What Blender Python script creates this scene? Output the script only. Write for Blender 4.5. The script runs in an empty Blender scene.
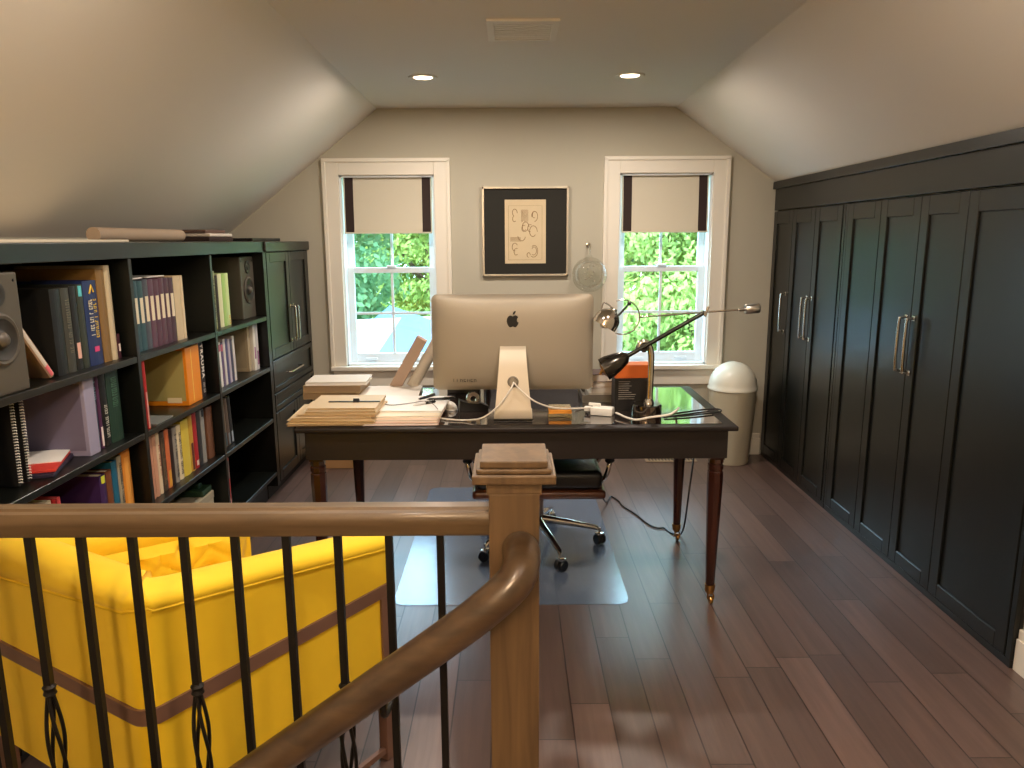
import bpy, bmesh, math, random
from mathutils import Vector, Matrix
random.seed(7)
C = bpy.context.scene.collection
PI = math.pi

# ------------------------------------------------------------------ materials
def lin(c):
    return tuple(((v/255)/12.92 if v/255 <= 0.04045 else ((v/255+0.055)/1.055)**2.4) for v in c) + (1,)

MATS = {}
def mat(name, rgb, rough=0.5, metal=0.0, coat=0.0, var=0.0, vscale=20, bump=0.0, stretch=None, sheen=0.0, spec=0.5, trans=0.0, emis=None, es=0):
    if name in MATS: return MATS[name]
    m = bpy.data.materials.new(name); m.use_nodes = True
    n = m.node_tree.nodes; l = m.node_tree.links
    b = n['Principled BSDF']
    b.inputs['Base Color'].default_value = lin(rgb)
    b.inputs['Roughness'].default_value = rough
    b.inputs['Metallic'].default_value = metal
    b.inputs['Coat Weight'].default_value = coat
    b.inputs['Coat Roughness'].default_value = 0.08
    b.inputs['Sheen Weight'].default_value = sheen
    b.inputs['Specular IOR Level'].default_value = spec
    b.inputs['Transmission Weight'].default_value = trans
    if emis:
        b.inputs['Emission Color'].default_value = lin(emis); b.inputs['Emission Strength'].default_value = es
    if var or bump:
        tc = n.new('ShaderNodeTexCoord'); mp = n.new('ShaderNodeMapping')
        l.new(tc.outputs['Object'], mp.inputs['Vector'])
        if stretch: mp.inputs['Scale'].default_value = stretch
        nz = n.new('ShaderNodeTexNoise'); nz.inputs['Scale'].default_value = vscale; nz.inputs['Detail'].default_value = 5
        l.new(mp.outputs['Vector'], nz.inputs['Vector'])
        if var:
            mx = n.new('ShaderNodeMix'); mx.data_type = 'RGBA'
            c = lin(rgb)
            mx.inputs['A'].default_value = tuple(v*(1-var) for v in c[:3]) + (1,)
            mx.inputs['B'].default_value = tuple(min(1, v*(1+var)) for v in c[:3]) + (1,)
            l.new(nz.outputs['Fac'], mx.inputs['Factor']); l.new(mx.outputs['Result'], b.inputs['Base Color'])
        if bump:
            bp = n.new('ShaderNodeBump'); bp.inputs['Strength'].default_value = bump; bp.inputs['Distance'].default_value = 0.01
            l.new(nz.outputs['Fac'], bp.inputs['Height']); l.new(bp.outputs['Normal'], b.inputs['Normal'])
    MATS[name] = m
    return m

def floor_mat():
    m = bpy.data.materials.new('plank_floor'); m.use_nodes = True
    n = m.node_tree.nodes; l = m.node_tree.links; b = n['Principled BSDF']
    tc = n.new('ShaderNodeTexCoord'); sp = n.new('ShaderNodeSeparateXYZ'); l.new(tc.outputs['Object'], sp.inputs[0])
    def math_(op, a, bb=None):
        q = n.new('ShaderNodeMath'); q.operation = op
        for i, v in enumerate((a, bb)):
            if v is None: continue
            if isinstance(v, (int, float)): q.inputs[i].default_value = v
            else: l.new(v, q.inputs[i])
        return q.outputs[0]
    W, L = 0.124, 0.95
    xs = math_('DIVIDE', math_('ADD', sp.outputs[0], 20.03), W)
    row = math_('FLOOR', xs); fx = math_('FRACT', xs)
    wn = n.new('ShaderNodeTexWhiteNoise'); wn.noise_dimensions = '1D'; l.new(row, wn.inputs['W'])
    ys = math_('ADD', math_('DIVIDE', sp.outputs[1], L), math_('MULTIPLY', wn.outputs['Value'], 7.3))
    col = math_('FLOOR', ys); fy = math_('FRACT', ys)
    cb = n.new('ShaderNodeCombineXYZ'); l.new(row, cb.inputs[0]); l.new(col, cb.inputs[1])
    w2 = n.new('ShaderNodeTexWhiteNoise'); w2.noise_dimensions = '3D'; l.new(cb.outputs[0], w2.inputs['Vector'])
    # grain
    mp = n.new('ShaderNodeMapping'); mp.inputs['Scale'].default_value = (26, 1.6, 1)
    ad = n.new('ShaderNodeVectorMath'); ad.operation = 'ADD'
    sc = n.new('ShaderNodeVectorMath'); sc.operation = 'SCALE'; sc.inputs['Scale'].default_value = 9
    l.new(w2.outputs['Color'], sc.inputs[0]); l.new(tc.outputs['Object'], ad.inputs[0]); l.new(sc.outputs[0], ad.inputs[1])
    l.new(ad.outputs[0], mp.inputs['Vector'])
    g = n.new('ShaderNodeTexNoise'); g.inputs['Scale'].default_value = 1.4; g.inputs['Detail'].default_value = 8; g.inputs['Roughness'].default_value = .65
    l.new(mp.outputs[0], g.inputs['Vector'])
    cr = n.new('ShaderNodeValToRGB')
    cr.color_ramp.elements[0].position = 0.0; cr.color_ramp.elements[0].color = lin((66, 52, 47))
    cr.color_ramp.elements[1].position = 1.0; cr.color_ramp.elements[1].color = lin((120, 97, 88))
    e = cr.color_ramp.elements.new(0.5); e.color = lin((92, 73, 66))
    mixv = math_('ADD', math_('MULTIPLY', w2.outputs['Value'], 0.45), math_('MULTIPLY', math_('SUBTRACT', g.outputs['Fac'], 0.18), 0.85))
    l.new(mixv, cr.inputs[0])
    gap = math_('MAXIMUM', math_('MAXIMUM', math_('LESS_THAN', fx, 0.018), math_('GREATER_THAN', fx, 0.982)), math_('LESS_THAN', fy, 0.004))
    mx = n.new('ShaderNodeMix'); mx.data_type = 'RGBA'; mx.inputs['B'].default_value = lin((44, 30, 26))
    l.new(gap, mx.inputs['Factor']); l.new(cr.outputs[0], mx.inputs['A']); l.new(mx.outputs['Result'], b.inputs['Base Color'])
    bp = n.new('ShaderNodeBump'); bp.inputs['Strength'].default_value = .35; bp.inputs['Distance'].default_value = .004
    l.new(math_('SUBTRACT', math_('MULTIPLY', g.outputs['Fac'], 0.5), gap), bp.inputs['Height']); l.new(bp.outputs['Normal'], b.inputs['Normal'])
    b.inputs['Roughness'].default_value = .36; b.inputs['Specular IOR Level'].default_value = .6; b.inputs['Coat Weight'].default_value = .25; b.inputs['Coat Roughness'].default_value = .3
    return m

def wood_mat(name, c1, c2, rough=.35, scale=(1, 14, 14), s=3.0, coat=.15):
    m = bpy.data.materials.new(name); m.use_nodes = True
    n = m.node_tree.nodes; l = m.node_tree.links; b = n['Principled BSDF']
    tc = n.new('ShaderNodeTexCoord'); mp = n.new('ShaderNodeMapping'); mp.inputs['Scale'].default_value = scale
    l.new(tc.outputs['Object'], mp.inputs['Vector'])
    g = n.new('ShaderNodeTexNoise'); g.inputs['Scale'].default_value = s; g.inputs['Detail'].default_value = 7; g.inputs['Distortion'].default_value = .6
    l.new(mp.outputs[0], g.inputs['Vector'])
    cr = n.new('ShaderNodeValToRGB'); cr.color_ramp.elements[0].position = .3; cr.color_ramp.elements[1].position = .72
    cr.color_ramp.elements[0].color = lin(c1); cr.color_ramp.elements[1].color = lin(c2)
    l.new(g.outputs['Fac'], cr.inputs[0]); l.new(cr.outputs[0], b.inputs['Base Color'])
    b.inputs['Roughness'].default_value = rough; b.inputs['Coat Weight'].default_value = coat; b.inputs['Coat Roughness'].default_value = .12
    MATS[name] = m
    return m

def glass_mat(name, tint=(240, 250, 248), gloss=.06, diff=0.0, rough=0.0, dcol=(200, 215, 225)):
    m = bpy.data.materials.new(name); m.use_nodes = True
    n = m.node_tree.nodes; l = m.node_tree.links; n.clear()
    o = n.new('ShaderNodeOutputMaterial'); t = n.new('ShaderNodeBsdfTransparent'); t.inputs[0].default_value = lin(tint)
    g = n.new('ShaderNodeBsdfGlossy'); g.inputs['Roughness'].default_value = rough
    lw = n.new('ShaderNodeLayerWeight'); lw.inputs['Blend'].default_value = .35
    fr = n.new('ShaderNodeMath'); fr.operation = 'MULTIPLY_ADD'; fr.inputs[1].default_value = .3; fr.inputs[2].default_value = .03; l.new(lw.outputs['Fresnel'], fr.inputs[0])
    mx = n.new('ShaderNodeMixShader')
    if gloss is None: l.new(fr.outputs[0], mx.inputs[0])
    else: mx.inputs[0].default_value = gloss
    base = t.outputs[0]
    if diff:
        d = n.new('ShaderNodeBsdfDiffuse'); d.inputs[0].default_value = lin(dcol)
        m2 = n.new('ShaderNodeMixShader'); m2.inputs[0].default_value = diff
        l.new(t.outputs[0], m2.inputs[1]); l.new(d.outputs[0], m2.inputs[2]); base = m2.outputs[0]
    l.new(base, mx.inputs[1]); l.new(g.outputs[0], mx.inputs[2]); l.new(mx.outputs[0], o.inputs[0])
    return m

# ------------------------------------------------------------------ mesh helpers
class MB:
    def __init__(s): s.bm = bmesh.new()
    def box(s, x0, x1, y0, y1, z0, z1, bevel=0, M=None, seg=2):
        cx, cy, cz = (x0+x1)/2, (y0+y1)/2, (z0+z1)/2
        T = Matrix.Translation((cx, cy, cz)) @ Matrix.Diagonal((abs(x1-x0), abs(y1-y0), abs(z1-z0), 1))
        if M: T = M @ T
        t = bmesh.new(); r = bmesh.ops.create_cube(t, size=1, matrix=T)
        if bevel: bmesh.ops.bevel(t, geom=list(t.edges), offset=bevel, segments=seg, affect='EDGES', profile=.6)
        s.merge(t); return s
    def merge(s, t):
        vm = {}
        for v in t.verts: vm[v] = s.bm.verts.new(v.co)
        for f in t.faces:
            try: s.bm.faces.new([vm[v] for v in f.verts])
            except ValueError: pass
        t.free()
    def tube(s, pts, r, n=10, cap=True, radii=None):
        pts = [Vector(p) for p in pts]; rings = []
        prev = None
        for i, p in enumerate(pts):
            a = pts[max(i-1, 0)]; b = pts[min(i+1, len(pts)-1)]
            d = (b-a).normalized()
            if prev is None:
                u = d.cross(Vector((0, 0, 1)))
                if u.length < .05: u = d.cross(Vector((1, 0, 0)))
                u.normalize()
            else:
                u = prev - d*prev.dot(d)
                if u.length < 1e-4: u = d.cross(Vector((0, 1, 0)))
                u.normalize()
            prev = u; w = d.cross(u)
            rr = radii[i] if radii else r
            rings.append([s.bm.verts.new(p + (u*math.cos(2*PI*k/n) + w*math.sin(2*PI*k/n))*rr) for k in range(n)])
        for A, B in zip(rings, rings[1:]):
            for k in range(n): s.bm.faces.new((A[k], A[(k+1) % n], B[(k+1) % n], B[k]))
        if cap:
            s.bm.faces.new(rings[0][::-1]); s.bm.faces.new(rings[-1])
        return s
    def lathe(s, prof, c=(0, 0, 0), n=32, M=None, closed=False):
        # prof: list of (r, z)
        M = M or Matrix.Identity(4); c = Vector(c); rings = []
        for r, z in prof:
            if r < 1e-6: rings.append([s.bm.verts.new(M @ Vector((0, 0, z)) + c)])
            else: rings.append([s.bm.verts.new(M @ Vector((r*math.cos(2*PI*k/n), r*math.sin(2*PI*k/n), z)) + c) for k in range(n)])
        for A, B in zip(rings, rings[1:]):
            for k in range(n):
                if len(A) == 1 and len(B) == 1: break
                if len(A) == 1: s.bm.faces.new((A[0], B[(k+1) % n], B[k]))
                elif len(B) == 1: s.bm.faces.new((A[k], A[(k+1) % n], B[0]))
                else: s.bm.faces.new((A[k], A[(k+1) % n], B[(k+1) % n], B[k]))
        return s
    def cyl(s, p0, p1, r, n=20):
        return s.tube([p0, p1], r, n)
    def prism(s, poly, axis, a, b):
        # poly in the two other axes (order xyz minus axis)
        def mk(p, t):
            if axis == 'x': return (t, p[0], p[1])
            if axis == 'y': return (p[0], t, p[1])
            return (p[0], p[1], t)
        A = [s.bm.verts.new(mk(p, a)) for p in poly]; B = [s.bm.verts.new(mk(p, b)) for p in poly]
        k = len(poly)
        s.bm.faces.new(A); s.bm.faces.new(B[::-1])
        for i in range(k): s.bm.faces.new((A[i], B[i], B[(i+1) % k], A[(i+1) % k]))
        return s
    def quad(s, *ps):
        s.bm.faces.new([s.bm.verts.new(p) for p in ps]); return s
    def grid(s, f, nu, nv, close=False):
        V = [[s.bm.verts.new(f(i/nu, j/nv)) for j in range(nv+1)] for i in range(nu+1)]
        for i in range(nu):
            for j in range(nv): s.bm.faces.new((V[i][j], V[i+1][j], V[i+1][j+1], V[i][j+1]))
        return s
    def build(s, name, m, parent=None, smooth=False, M=None):
        bmesh.ops.recalc_face_normals(s.bm, faces=s.bm.faces)
        if M: s.bm.transform(M)
        me = bpy.data.meshes.new(name); s.bm.to_mesh(me); s.bm.free()
        if smooth:
            for p in me.polygons: p.use_smooth = True
            try: me.set_sharp_from_angle(angle=math.radians(38))
            except Exception: pass
        me.materials.append(m)
        o = bpy.data.objects.new(name, me); C.objects.link(o)
        if parent: o.parent = parent
        return o

def thing(name, label, cat, loc=(0, 0, 0), rz=0, group=None):
    o = bpy.data.objects.new(name, None); C.objects.link(o); o.empty_display_size = .05
    o.location = loc; o.rotation_euler = (0, 0, rz); o['label'] = label; o['category'] = cat
    if group: o['group'] = group
    return o
def tag(o, label, cat, group=None, kind=None):
    o['label'] = label; o['category'] = cat
    if group: o['group'] = group
    if kind: o['kind'] = kind
    return o
def struct(name, mb, m, label=None, smooth=False):
    o = mb.build(name, m, smooth=smooth); o['kind'] = 'structure'
    if label: o['label'] = label
    return o
def sstruct(name, label=None):
    o = bpy.data.objects.new(name, None); C.objects.link(o); o['kind'] = 'structure'
    if label: o['label'] = label
    return o
def dup(root, loc=None, label=None, group=None, rot=None):
    r = root.copy(); C.objects.link(r)
    if loc is not None: r.location = loc
    if rot is not None: r.rotation_euler = rot
    if label: r['label'] = label
    if group: r['group'] = group
    for ch in list(root.children):
        c = ch.copy(); C.objects.link(c); c.parent = r
        for g in list(ch.children):
            d = g.copy(); C.objects.link(d); d.parent = c
    return r
def smooth_path(pts, k=6):
    pts = [Vector(p) for p in pts]; out = []
    for i in range(len(pts)-1):
        p0 = pts[max(i-1, 0)]; p1 = pts[i]; p2 = pts[i+1]; p3 = pts[min(i+2, len(pts)-1)]
        for j in range(k):
            t = j/k
            out.append(0.5*((2*p1) + (p2-p0)*t + (2*p0-5*p1+4*p2-p3)*t*t + (3*p1-p0-3*p2+p3)*t**3))
    out.append(pts[-1]); return out

# ------------------------------------------------------------------ shared materials
WALL = mat('wall_paint', (180, 175, 158), .9, var=.02, vscale=3)
CEIL = mat('ceiling_paint', (226, 219, 206), .92, var=.015, vscale=2)
TRIM = mat('white_trim', (226, 220, 206), .45)
SASH = mat('window_vinyl', (228, 236, 240), .4)
FLOOR = floor_mat()
CAB = mat('dark_green_black_paint', (14, 16, 13), .3, var=.06, vscale=3, spec=.5, bump=.03)
CABIN = mat('cabinet_inner', (16, 16, 14), .55)
CHROME = mat('chrome', (215, 212, 205), .12, 1)
STEEL = mat('brushed_steel', (190, 188, 182), .3, 1)
OAK = wood_mat('stained_oak', (84, 68, 48), (114, 94, 68), .42, (1.2, 18, 18), 2.6)
OAKV = wood_mat('stained_oak_upright', (88, 69, 47), (114, 91, 63), .45, (22, 22, 1.4), 2.2)
OAKD = wood_mat('darker_oak_rail', (62, 48, 35), (90, 71, 51), .32, (3, 18, 14), 2.6, .4)
IRON = mat('black_iron', (28, 25, 22), .45, .4)
MAHOG = wood_mat('dark_mahogany', (13, 7, 6), (23, 12, 9), .5, (2, 12, 12), 3, 0)
MAHOGV = wood_mat('mahogany_leg', (34, 12, 7), (58, 24, 14), .25, (14, 14, 1.4), 3, .6)
GLOSSTOP = mat('polished_desk_top', (30, 17, 13), .06, coat=1, spec=.6)
YEL = mat('yellow_velvet', (236, 197, 22), .75, sheen=.1, var=.07, vscale=9, bump=.08)
BRONZE = mat('brushed_bronze', (128, 98, 84), .4, .3)
LEATHER = mat('black_leather', (18, 18, 19), .35, bump=.15, vscale=90)
WALNUT = wood_mat('walnut_shell', (70, 32, 16), (104, 54, 28), .3, (3, 16, 16), 3, .5)
ALU = mat('anodised_aluminium', (158, 150, 134), .5, .4)
ALUL = mat('light_aluminium', (196, 186, 166), .45, .35)
BLK = mat('black_plastic', (14, 14, 14), .35)
WHT = mat('white_plastic', (232, 230, 222), .4)
PAPER = mat('white_paper', (236, 232, 224), .8)
PAGES = mat('page_block', (206, 192, 162), .85, var=.12, vscale=160, stretch=(1, 1, .02))
BRASS = mat('aged_brass', (176, 134, 78), .3, 1)
GLASS = glass_mat('window_glass', gloss=.05)
CLEAR = glass_mat('clear_glass', (250, 251, 249), None)

CZ = 2.275; YB = 4.95; XLK = -1.88; XRK = 1.735; YF = -1.6
XCL, XCR = -.845, 1.045
def slopeL(x): return CZ - (XCL-x)*.773
def slopeR(x): return CZ - (x-XCR)*.70
# ------------------------------------------------------------------ room shell
# floor with the stair opening (x -1.88..-0.02, y 0.15..1.16)
f = MB()
f.box(XLK-.1, XRK+.1, 1.16, YB+.15, -.06, 0)
f.box(.02, XRK+.1, YF, 1.16, -.06, 0)
f.box(XLK-.1, .02, YF, .12, -.06, 0)
struct('floor', f, FLOOR, 'wide brown plank floor running towards the windows')
st = MB()
for k in range(9):
    x1 = .02-k*.245; z1 = -.18*(k+1)
    st.box(x1-.27, x1, .12, 1.16, z1-.04, z1)
    st.box(x1-.02, x1, .12, 1.16, z1, z1+.18)
struct('stair_flight', st, FLOOR)
sw = MB(); sw.box(-2.6, .06, 1.16, 1.2, -2.4, -.06); sw.box(-2.6, .06, .08, .12, -2.4, -.06); sw.box(-2.64, -2.6, .08, 1.2, -2.4, 0); sw.box(-2.6, .06, .1, 1.2, -2.44, -2.4)
sw.box(.02, .06, .1, 1.2, -2.4, -.06); sw.box(-2.6, -1.98, .1, 1.2, -.06, 0)
struct('wall_stairwell', sw, WALL)
struct('ceiling', MB().box(XCL-.02, XCR+.02, YF, YB+.15, CZ, CZ+.08), CEIL, 'flat white attic ceiling')
cl = MB().prism([(XCL, CZ), (XLK-.12, slopeL(XLK-.12)), (XLK-.12, slopeL(XLK-.12)+.1), (XCL, CZ+.08)], 'y', YF, YB+.15)
struct('ceiling_slope_left', cl, CEIL, 'sloping attic ceiling above the bookcase')
cr_ = MB().prism([(XCR, CZ), (XCR, CZ+.08), (XRK+.12, slopeR(XRK+.12)+.1), (XRK+.12, slopeR(XRK+.12))], 'y', YF, YB+.15)
struct('ceiling_slope_right', cr_, CEIL, 'sloping attic ceiling above the wardrobes')
struct('wall_left', MB().box(XLK-.1, XLK, YF, YB+.15, 0, slopeL(XLK)+.02), WALL)
struct('wall_right', MB().box(XRK, XRK+.1, YF, YB+.15, 0, slopeR(XRK)+.02), WALL)
struct('wall_front', MB().box(XLK-.1, XRK+.1, YF-.1, YF, -.06, CZ+.08), WALL)
WL = (-1.105, -.494, .63, 1.868); WR = (.70, 1.30, .63, 1.872)
w = MB()
for (a, b, c, d) in [(XLK-.1, WL[0], 0, CZ), (WL[1], WR[0], 0, CZ), (WR[1], XRK+.1, 0, CZ), (WL[0], WL[1], 0, WL[2]), (WL[0], WL[1], WL[3], CZ), (WR[0], WR[1], 0, WR[2]), (WR[0], WR[1], WR[3], CZ)]:
    w.box(a, b, YB, YB+.15, c, d)
struct('wall_back', w, WALL, 'greige gable wall with two windows')

def window(n, W, lab):
    x0, x1, z0, z1 = W
    r = sstruct(f'window_{n}', lab)
    cs = MB(); cw = .092
    for (a, b, c, d) in [(x0-cw, x0, z0-.03, z1+cw), (x1, x1+cw, z0-.03, z1+cw), (x0, x1, z1, z1+cw)]:
        cs.box(a, b, YB-.02, YB, c, d, .004)
    cs.box(x0-cw-.012, x0-cw+.012, YB-.03, YB, z0-.03, z1+cw, .004); cs.box(x1+cw-.012, x1+cw+.012, YB-.03, YB, z0-.03, z1+cw, .004)
    cs.box(x0-cw-.012, x1+cw+.012, YB-.03, YB, z1+cw-.012, z1+cw+.012, .004)
    cs.build('window_casing', TRIM, r)
    MB().box(x0-cw-.012, x1+cw+.012, YB-.05, YB+.02, z0-.03, z0, .006).build('window_sill', TRIM, r)
    MB().box(x0-cw, x1+cw, YB-.02, YB, z0-.135, z0-.03, .004).build('window_apron', TRIM, r)
    jb = MB()
    jb.box(x0-.004, x0+.012, YB, YB+.14, z0, z1); jb.box(x1-.012, x1+.004, YB, YB+.14, z0, z1)
    jb.box(x0, x1, YB, YB+.14, z1-.012, z1+.004); jb.box(x0, x1, YB, YB+.14, z0-.004, z0+.012)
    jb.build('window_jamb', SASH, r)
    zm = 1.262
    for (a, b, y, nm) in [(z0+.012, zm+.018, YB+.075, 'lower'), (zm-.018, z1-.012, YB+.105, 'upper')]:
        s = MB(); X0, X1 = x0+.012, x1-.012; t = .042
        bt = .062 if nm == 'lower' else .036
        s.box(X0, X0+t, y, y+.03, a, b, .003); s.box(X1-t, X1, y, y+.03, a, b, .003)
        s.box(X0+t, X1-t, y, y+.03, a, a+bt, .003); s.box(X0+t, X1-t, y, y+.03, b-.036, b, .003)
        xm = (X0+X1)/2; g = .016
        so = s.build('sash', SASH, r)
        mz = (a+bt+b-.036)/2
        MB().box(xm-g/2, xm+g/2, y+.008, y+.022, a+bt, b-.036).box(X0+t, X1-t, y+.009, y+.021, mz-g/2, mz+g/2).build('muntin', SASH, so)
        MB().box(X0+t, X1-t, y+.013, y+.017, a+bt, b-.036).build('pane', GLASS, so)
        if nm == 'lower':
            MB().box(xm-.03, xm+.03, y-.012, y+.02, b, b+.014, .004).build('sash_lock', SASH, so)
            MB().box(X0+.1, X0+.18, y-.014, y, a+.018, a+.034, .004).box(X1-.18, X1-.1, y-.014, y, a+.018, a+.034, .004).build('sash_lift', SASH, so)
window(1, WL, 'white double-hung window left of the framed print')
window(2, WR, 'white double-hung window right of the framed print')

def baseboard(name, x0, x1, y0, y1):
    b = MB(); b.box(x0, x1, y0, y1, 0, .115, .002)
    if x1-x0 > y1-y0: b.box(x0, x1, y0+.005, y1, .115, .15, .004)
    elif x0 > 0: b.box(x0+.005, x1, y0, y1, .115, .15, .004)
    else: b.box(x0, x1-.005, y0, y1, .115, .15, .004)
    struct(name, b, TRIM)
baseboard('baseboard_back', -1.33, 1.695, YB-.016, YB)
baseboard('baseboard_right', XRK-.022, XRK, YF, 2.325)

# ------------------------------------------------------------------ roman shades
FAB = mat('shade_linen', (204, 197, 178), .9, var=.03, vscale=60, stretch=(1, 1, 8)); BAND = mat('dark_brown_ribbon', (42, 26, 22), .8)
def shade(W, zb, lab):
    x0, x1, z1 = W[0]+.02, W[1]-.02, W[3]-.002
    t = thing('roman_shade', lab, 'window blind', ((x0+x1)/2, YB+.028, zb), group='roman shades in the windows')
    hw = (x1-x0)/2; h = z1-zb
    prof = [(0, h), (-.006, h*.75), (-.012, h*.5), (-.016, .03), (-.02, .012), (-.016, 0), (-.002, .002), (.004, .014), (.004, h)]
    p = MB().prism(prof, 'x', -hw, hw); p.build('linen_panel', FAB, t, True)
    pr2 = [(y-.0015 if y < .003 else y-.003, z) for y, z in prof]
    for s in (-1, 1):
        a = s*(hw-.036)
        MB().prism(pr2, 'x', a-.027, a+.027).build('ribbon', BAND, t, True)
    MB().box(-hw, hw, -.03, -.017, -.004, .006, .002).build('hem_bar', FAB, t)
    return t
shade(WL, 1.505, 'cream roman shade with dark side ribbons on the left window')
shade(WR, 1.502, 'cream roman shade with dark side ribbons on the right window')

# ------------------------------------------------------------------ picture
t = thing('framed_print', 'silver framed old print with wide black mat on the back wall', 'picture', (.092, YB, 1.508))
FRM = mat('silver_frame', (188, 180, 162), .3, .6)
b = MB(); 
for (a, c, d, e) in [(-.28, -.266, -.285, .285), (.266, .28, -.285, .285), (-.28, .28, .271, .285), (-.28, .28, -.285, -.271)]: b.box(a, c, -.026, 0, d, e, .002)
b.build('frame', FRM, t)
MB().box(-.268, .268, -.012, -.002, -.273, .273).build('black_mat', mat('black_mat_board', (27, 25, 17), .8), t)
pp = MB().box(-.133, .133, -.0145, -.010, -.203, .203).build('print', mat('aged_print', (204, 186, 152), .85, var=.05, vscale=14), t)
ink = MB(); INKM = mat('sepia_ink', (128, 96, 62), .9)
rnd = random.Random(3)
def stroke(pts, r=.0016): ink.tube([(x, -.0150, z) for x, z in pts], r, 5)
stroke([(-.11, -.18), (-.11, .165), (.108, .165), (.108, -.18), (-.11, -.18)], .0008)
def curl(cx, cz, r, a0, a1, k=10, el=1.5): stroke([(cx+r*math.cos(a0+(a1-a0)*i/k)*(1-.03*i), cz+el*r*math.sin(a0+(a1-a0)*i/k)*(1-.03*i)) for i in range(k+1)])
for cx, cz, r, a0, a1 in [(-.07, .12, .018, 0, 4.5), (-.07, .08, .014, 2, 5.5), (.058, .10, .024, -1.5, 3.4), (.058, .105, .016, 1, 5), (.0, .03, .024, 0, 6), (-.01, .02, .015, 1, 6), (.05, .0, .028, 0, 5.6), (.03, .02, .018, 1, 5), (.055, -.12, .03, -2.2, 2.2), (.055, -.12, .02, -2.2, 2.6), (-.07, -.1, .02, .5, 4.9), (-.06, -.13, .017, 1, 5.5), (-.02, -.02, .03, 3.3, 5.9), (.02, -.15, .012, 0, 5)]:
    curl(cx, cz, r, a0, a1)
for i in range(7): stroke([(-.026+i*.007, .14), (-.026+i*.007, .06+.004*(i % 3))], .001)
for i in range(5): stroke([(-.1, -.035-.006*i), (-.03, -.037-.006*i)], .0009)
ink.build('drawing', INKM, pp)

# ------------------------------------------------------------------ wall-hung glass globe
t = thing('glass_globe', 'clear glass globe vase with thin neck hanging between print and right window', 'vase', (.50, YB-.13, 1.235))
MB().lathe([(.006, .19), (.006, .13), (.02, .110)]+[(.112*math.cos(a), .112*math.sin(a)) for a in [1.38-k*(1.38+PI/2)/18 for k in range(18)]]+[(0, -.112)], n=40).build('globe', CLEAR, t, True)
MB().tube([(0, .13, .19), (0, .03, .2), (0, 0, .205)], .003, 8).lathe([(.012, 0), (.012, .006), (0, .008)], (0, .122, .19), 12, Matrix.Rotation(PI/2, 4, 'X')).build('hook', CHROME, t, True)
mbx = MB()
for k in range(9):
    a = k*2.4; mbx.lathe([(0, -.007), (.006, -.003), (.006, .003), (0, .007)], (.03*math.cos(a), .03*math.sin(a), -.04+.012*k), 8)
# glass beads hang on a thread inside
mbx.tube([(0, 0, .12), (.01, 0, .07), (-.02, .01, .03), (.02, -.01, 0), (-.02, 0, -.03)], .0015, 6)
mbx.build('glass_beads', mat('sparkling_beads', (235, 228, 210), .1, .6), t, True)

# ------------------------------------------------------------------ ceiling lights and vent
LENS = mat('lamp_lens', (255, 240, 215), .5, emis=(255, 226, 185), es=14)
def downlight():
    t = thing('ceiling_light', 'x', 'ceiling light', (0, 0, CZ), group='recessed ceiling lights')
    MB().lathe([(.048, -.004), (.055, -.007), (.072, -.006), (.076, 0), (.048, 0)], n=32).build('trim_ring', TRIM, t, True)
    MB().lathe([(0, -.0045), (.03, -.0045), (.0478, -.003)], n=28).build('lens', LENS, t, True)
    return t
d0 = downlight()
spots = [(-.446, 4.03, 'lit recessed ceiling light on the left, above the left window side'), (.607, 4.01, 'lit recessed ceiling light on the right, above the right window side'),
         (-.446, 1.75, None), (.607, 1.75, None), (-.446, -.55, None), (.607, -.55, None)]
LP = [15, 15, 16, 16, 8, 8]
for i, (x, y, lb) in enumerate(spots):
    lb = lb or ('recessed ceiling light overhead, outside the picture', )[0]
    if i == 0: d0.location = (x, y, CZ); d0['label'] = lb
    elif i < 2: dup(d0, (x, y, CZ), lb)
    else: dup(d0, (x, y, CZ), lb)
    L = bpy.data.lights.new('downlight_lamp', 'AREA'); L.shape = 'DISK'; L.size = .09; L.energy = LP[i]; L.color = (1, .86, .74)
    lo = bpy.data.objects.new('downlight_lamp', L); C.objects.link(lo); lo.location = (x, y, CZ-.012)
t = thing('added_fill_pendant', 'unseen round pendant lamp added behind the viewer to brighten the ceiling', 'lamp', (-.35, -.75, CZ))  # unseen lamp, added to light the upper ceiling and near slopes
MB().lathe([(0, 0), (.05, 0), (.05, -.02), (.01, -.03), (0, -.03)], n=24).build('canopy', BRASS, t, True)
MB().tube([(0, 0, -.03), (0, 0, -.33)], .003, 8).build('lamp_stem', BLK, t)
MB().lathe([(0, .12)]+[(.12*math.cos(a), .12*math.sin(a)) for a in [PI/2-k*PI/16 for k in range(1, 16)]]+[(0, -.12)], (0, 0, -.45), 32).build('globe_shade', mat('lit_globe', (255, 235, 205), .5, emis=(255, 214, 168), es=98), t, True)
t = thing('ceiling_vent', 'white rectangular air vent in the flat ceiling', 'vent', (.05, 3.165, CZ))
b = MB()
for (a, c, d, e) in [(-.14, .14, -.15, -.125), (-.14, .14, .125, .15), (-.14, -.112, -.125, .125), (.112, .14, -.125, .125)]: b.box(a, c, d, e, -.009, 0, .002)
b.build('vent_frame', TRIM, t)
b = MB()
for k in range(9):
    y = -.11+k*.0275; b.box(-.112, .112, y-.01, y+.01, -.007, -.0055, M=None)
b.build('louvres', TRIM, t)
MB().box(-.112, .112, -.125, .125, -.003, -.001).build('vent_back', mat('vent_shadow', (150, 140, 120), .8), t)

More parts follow.
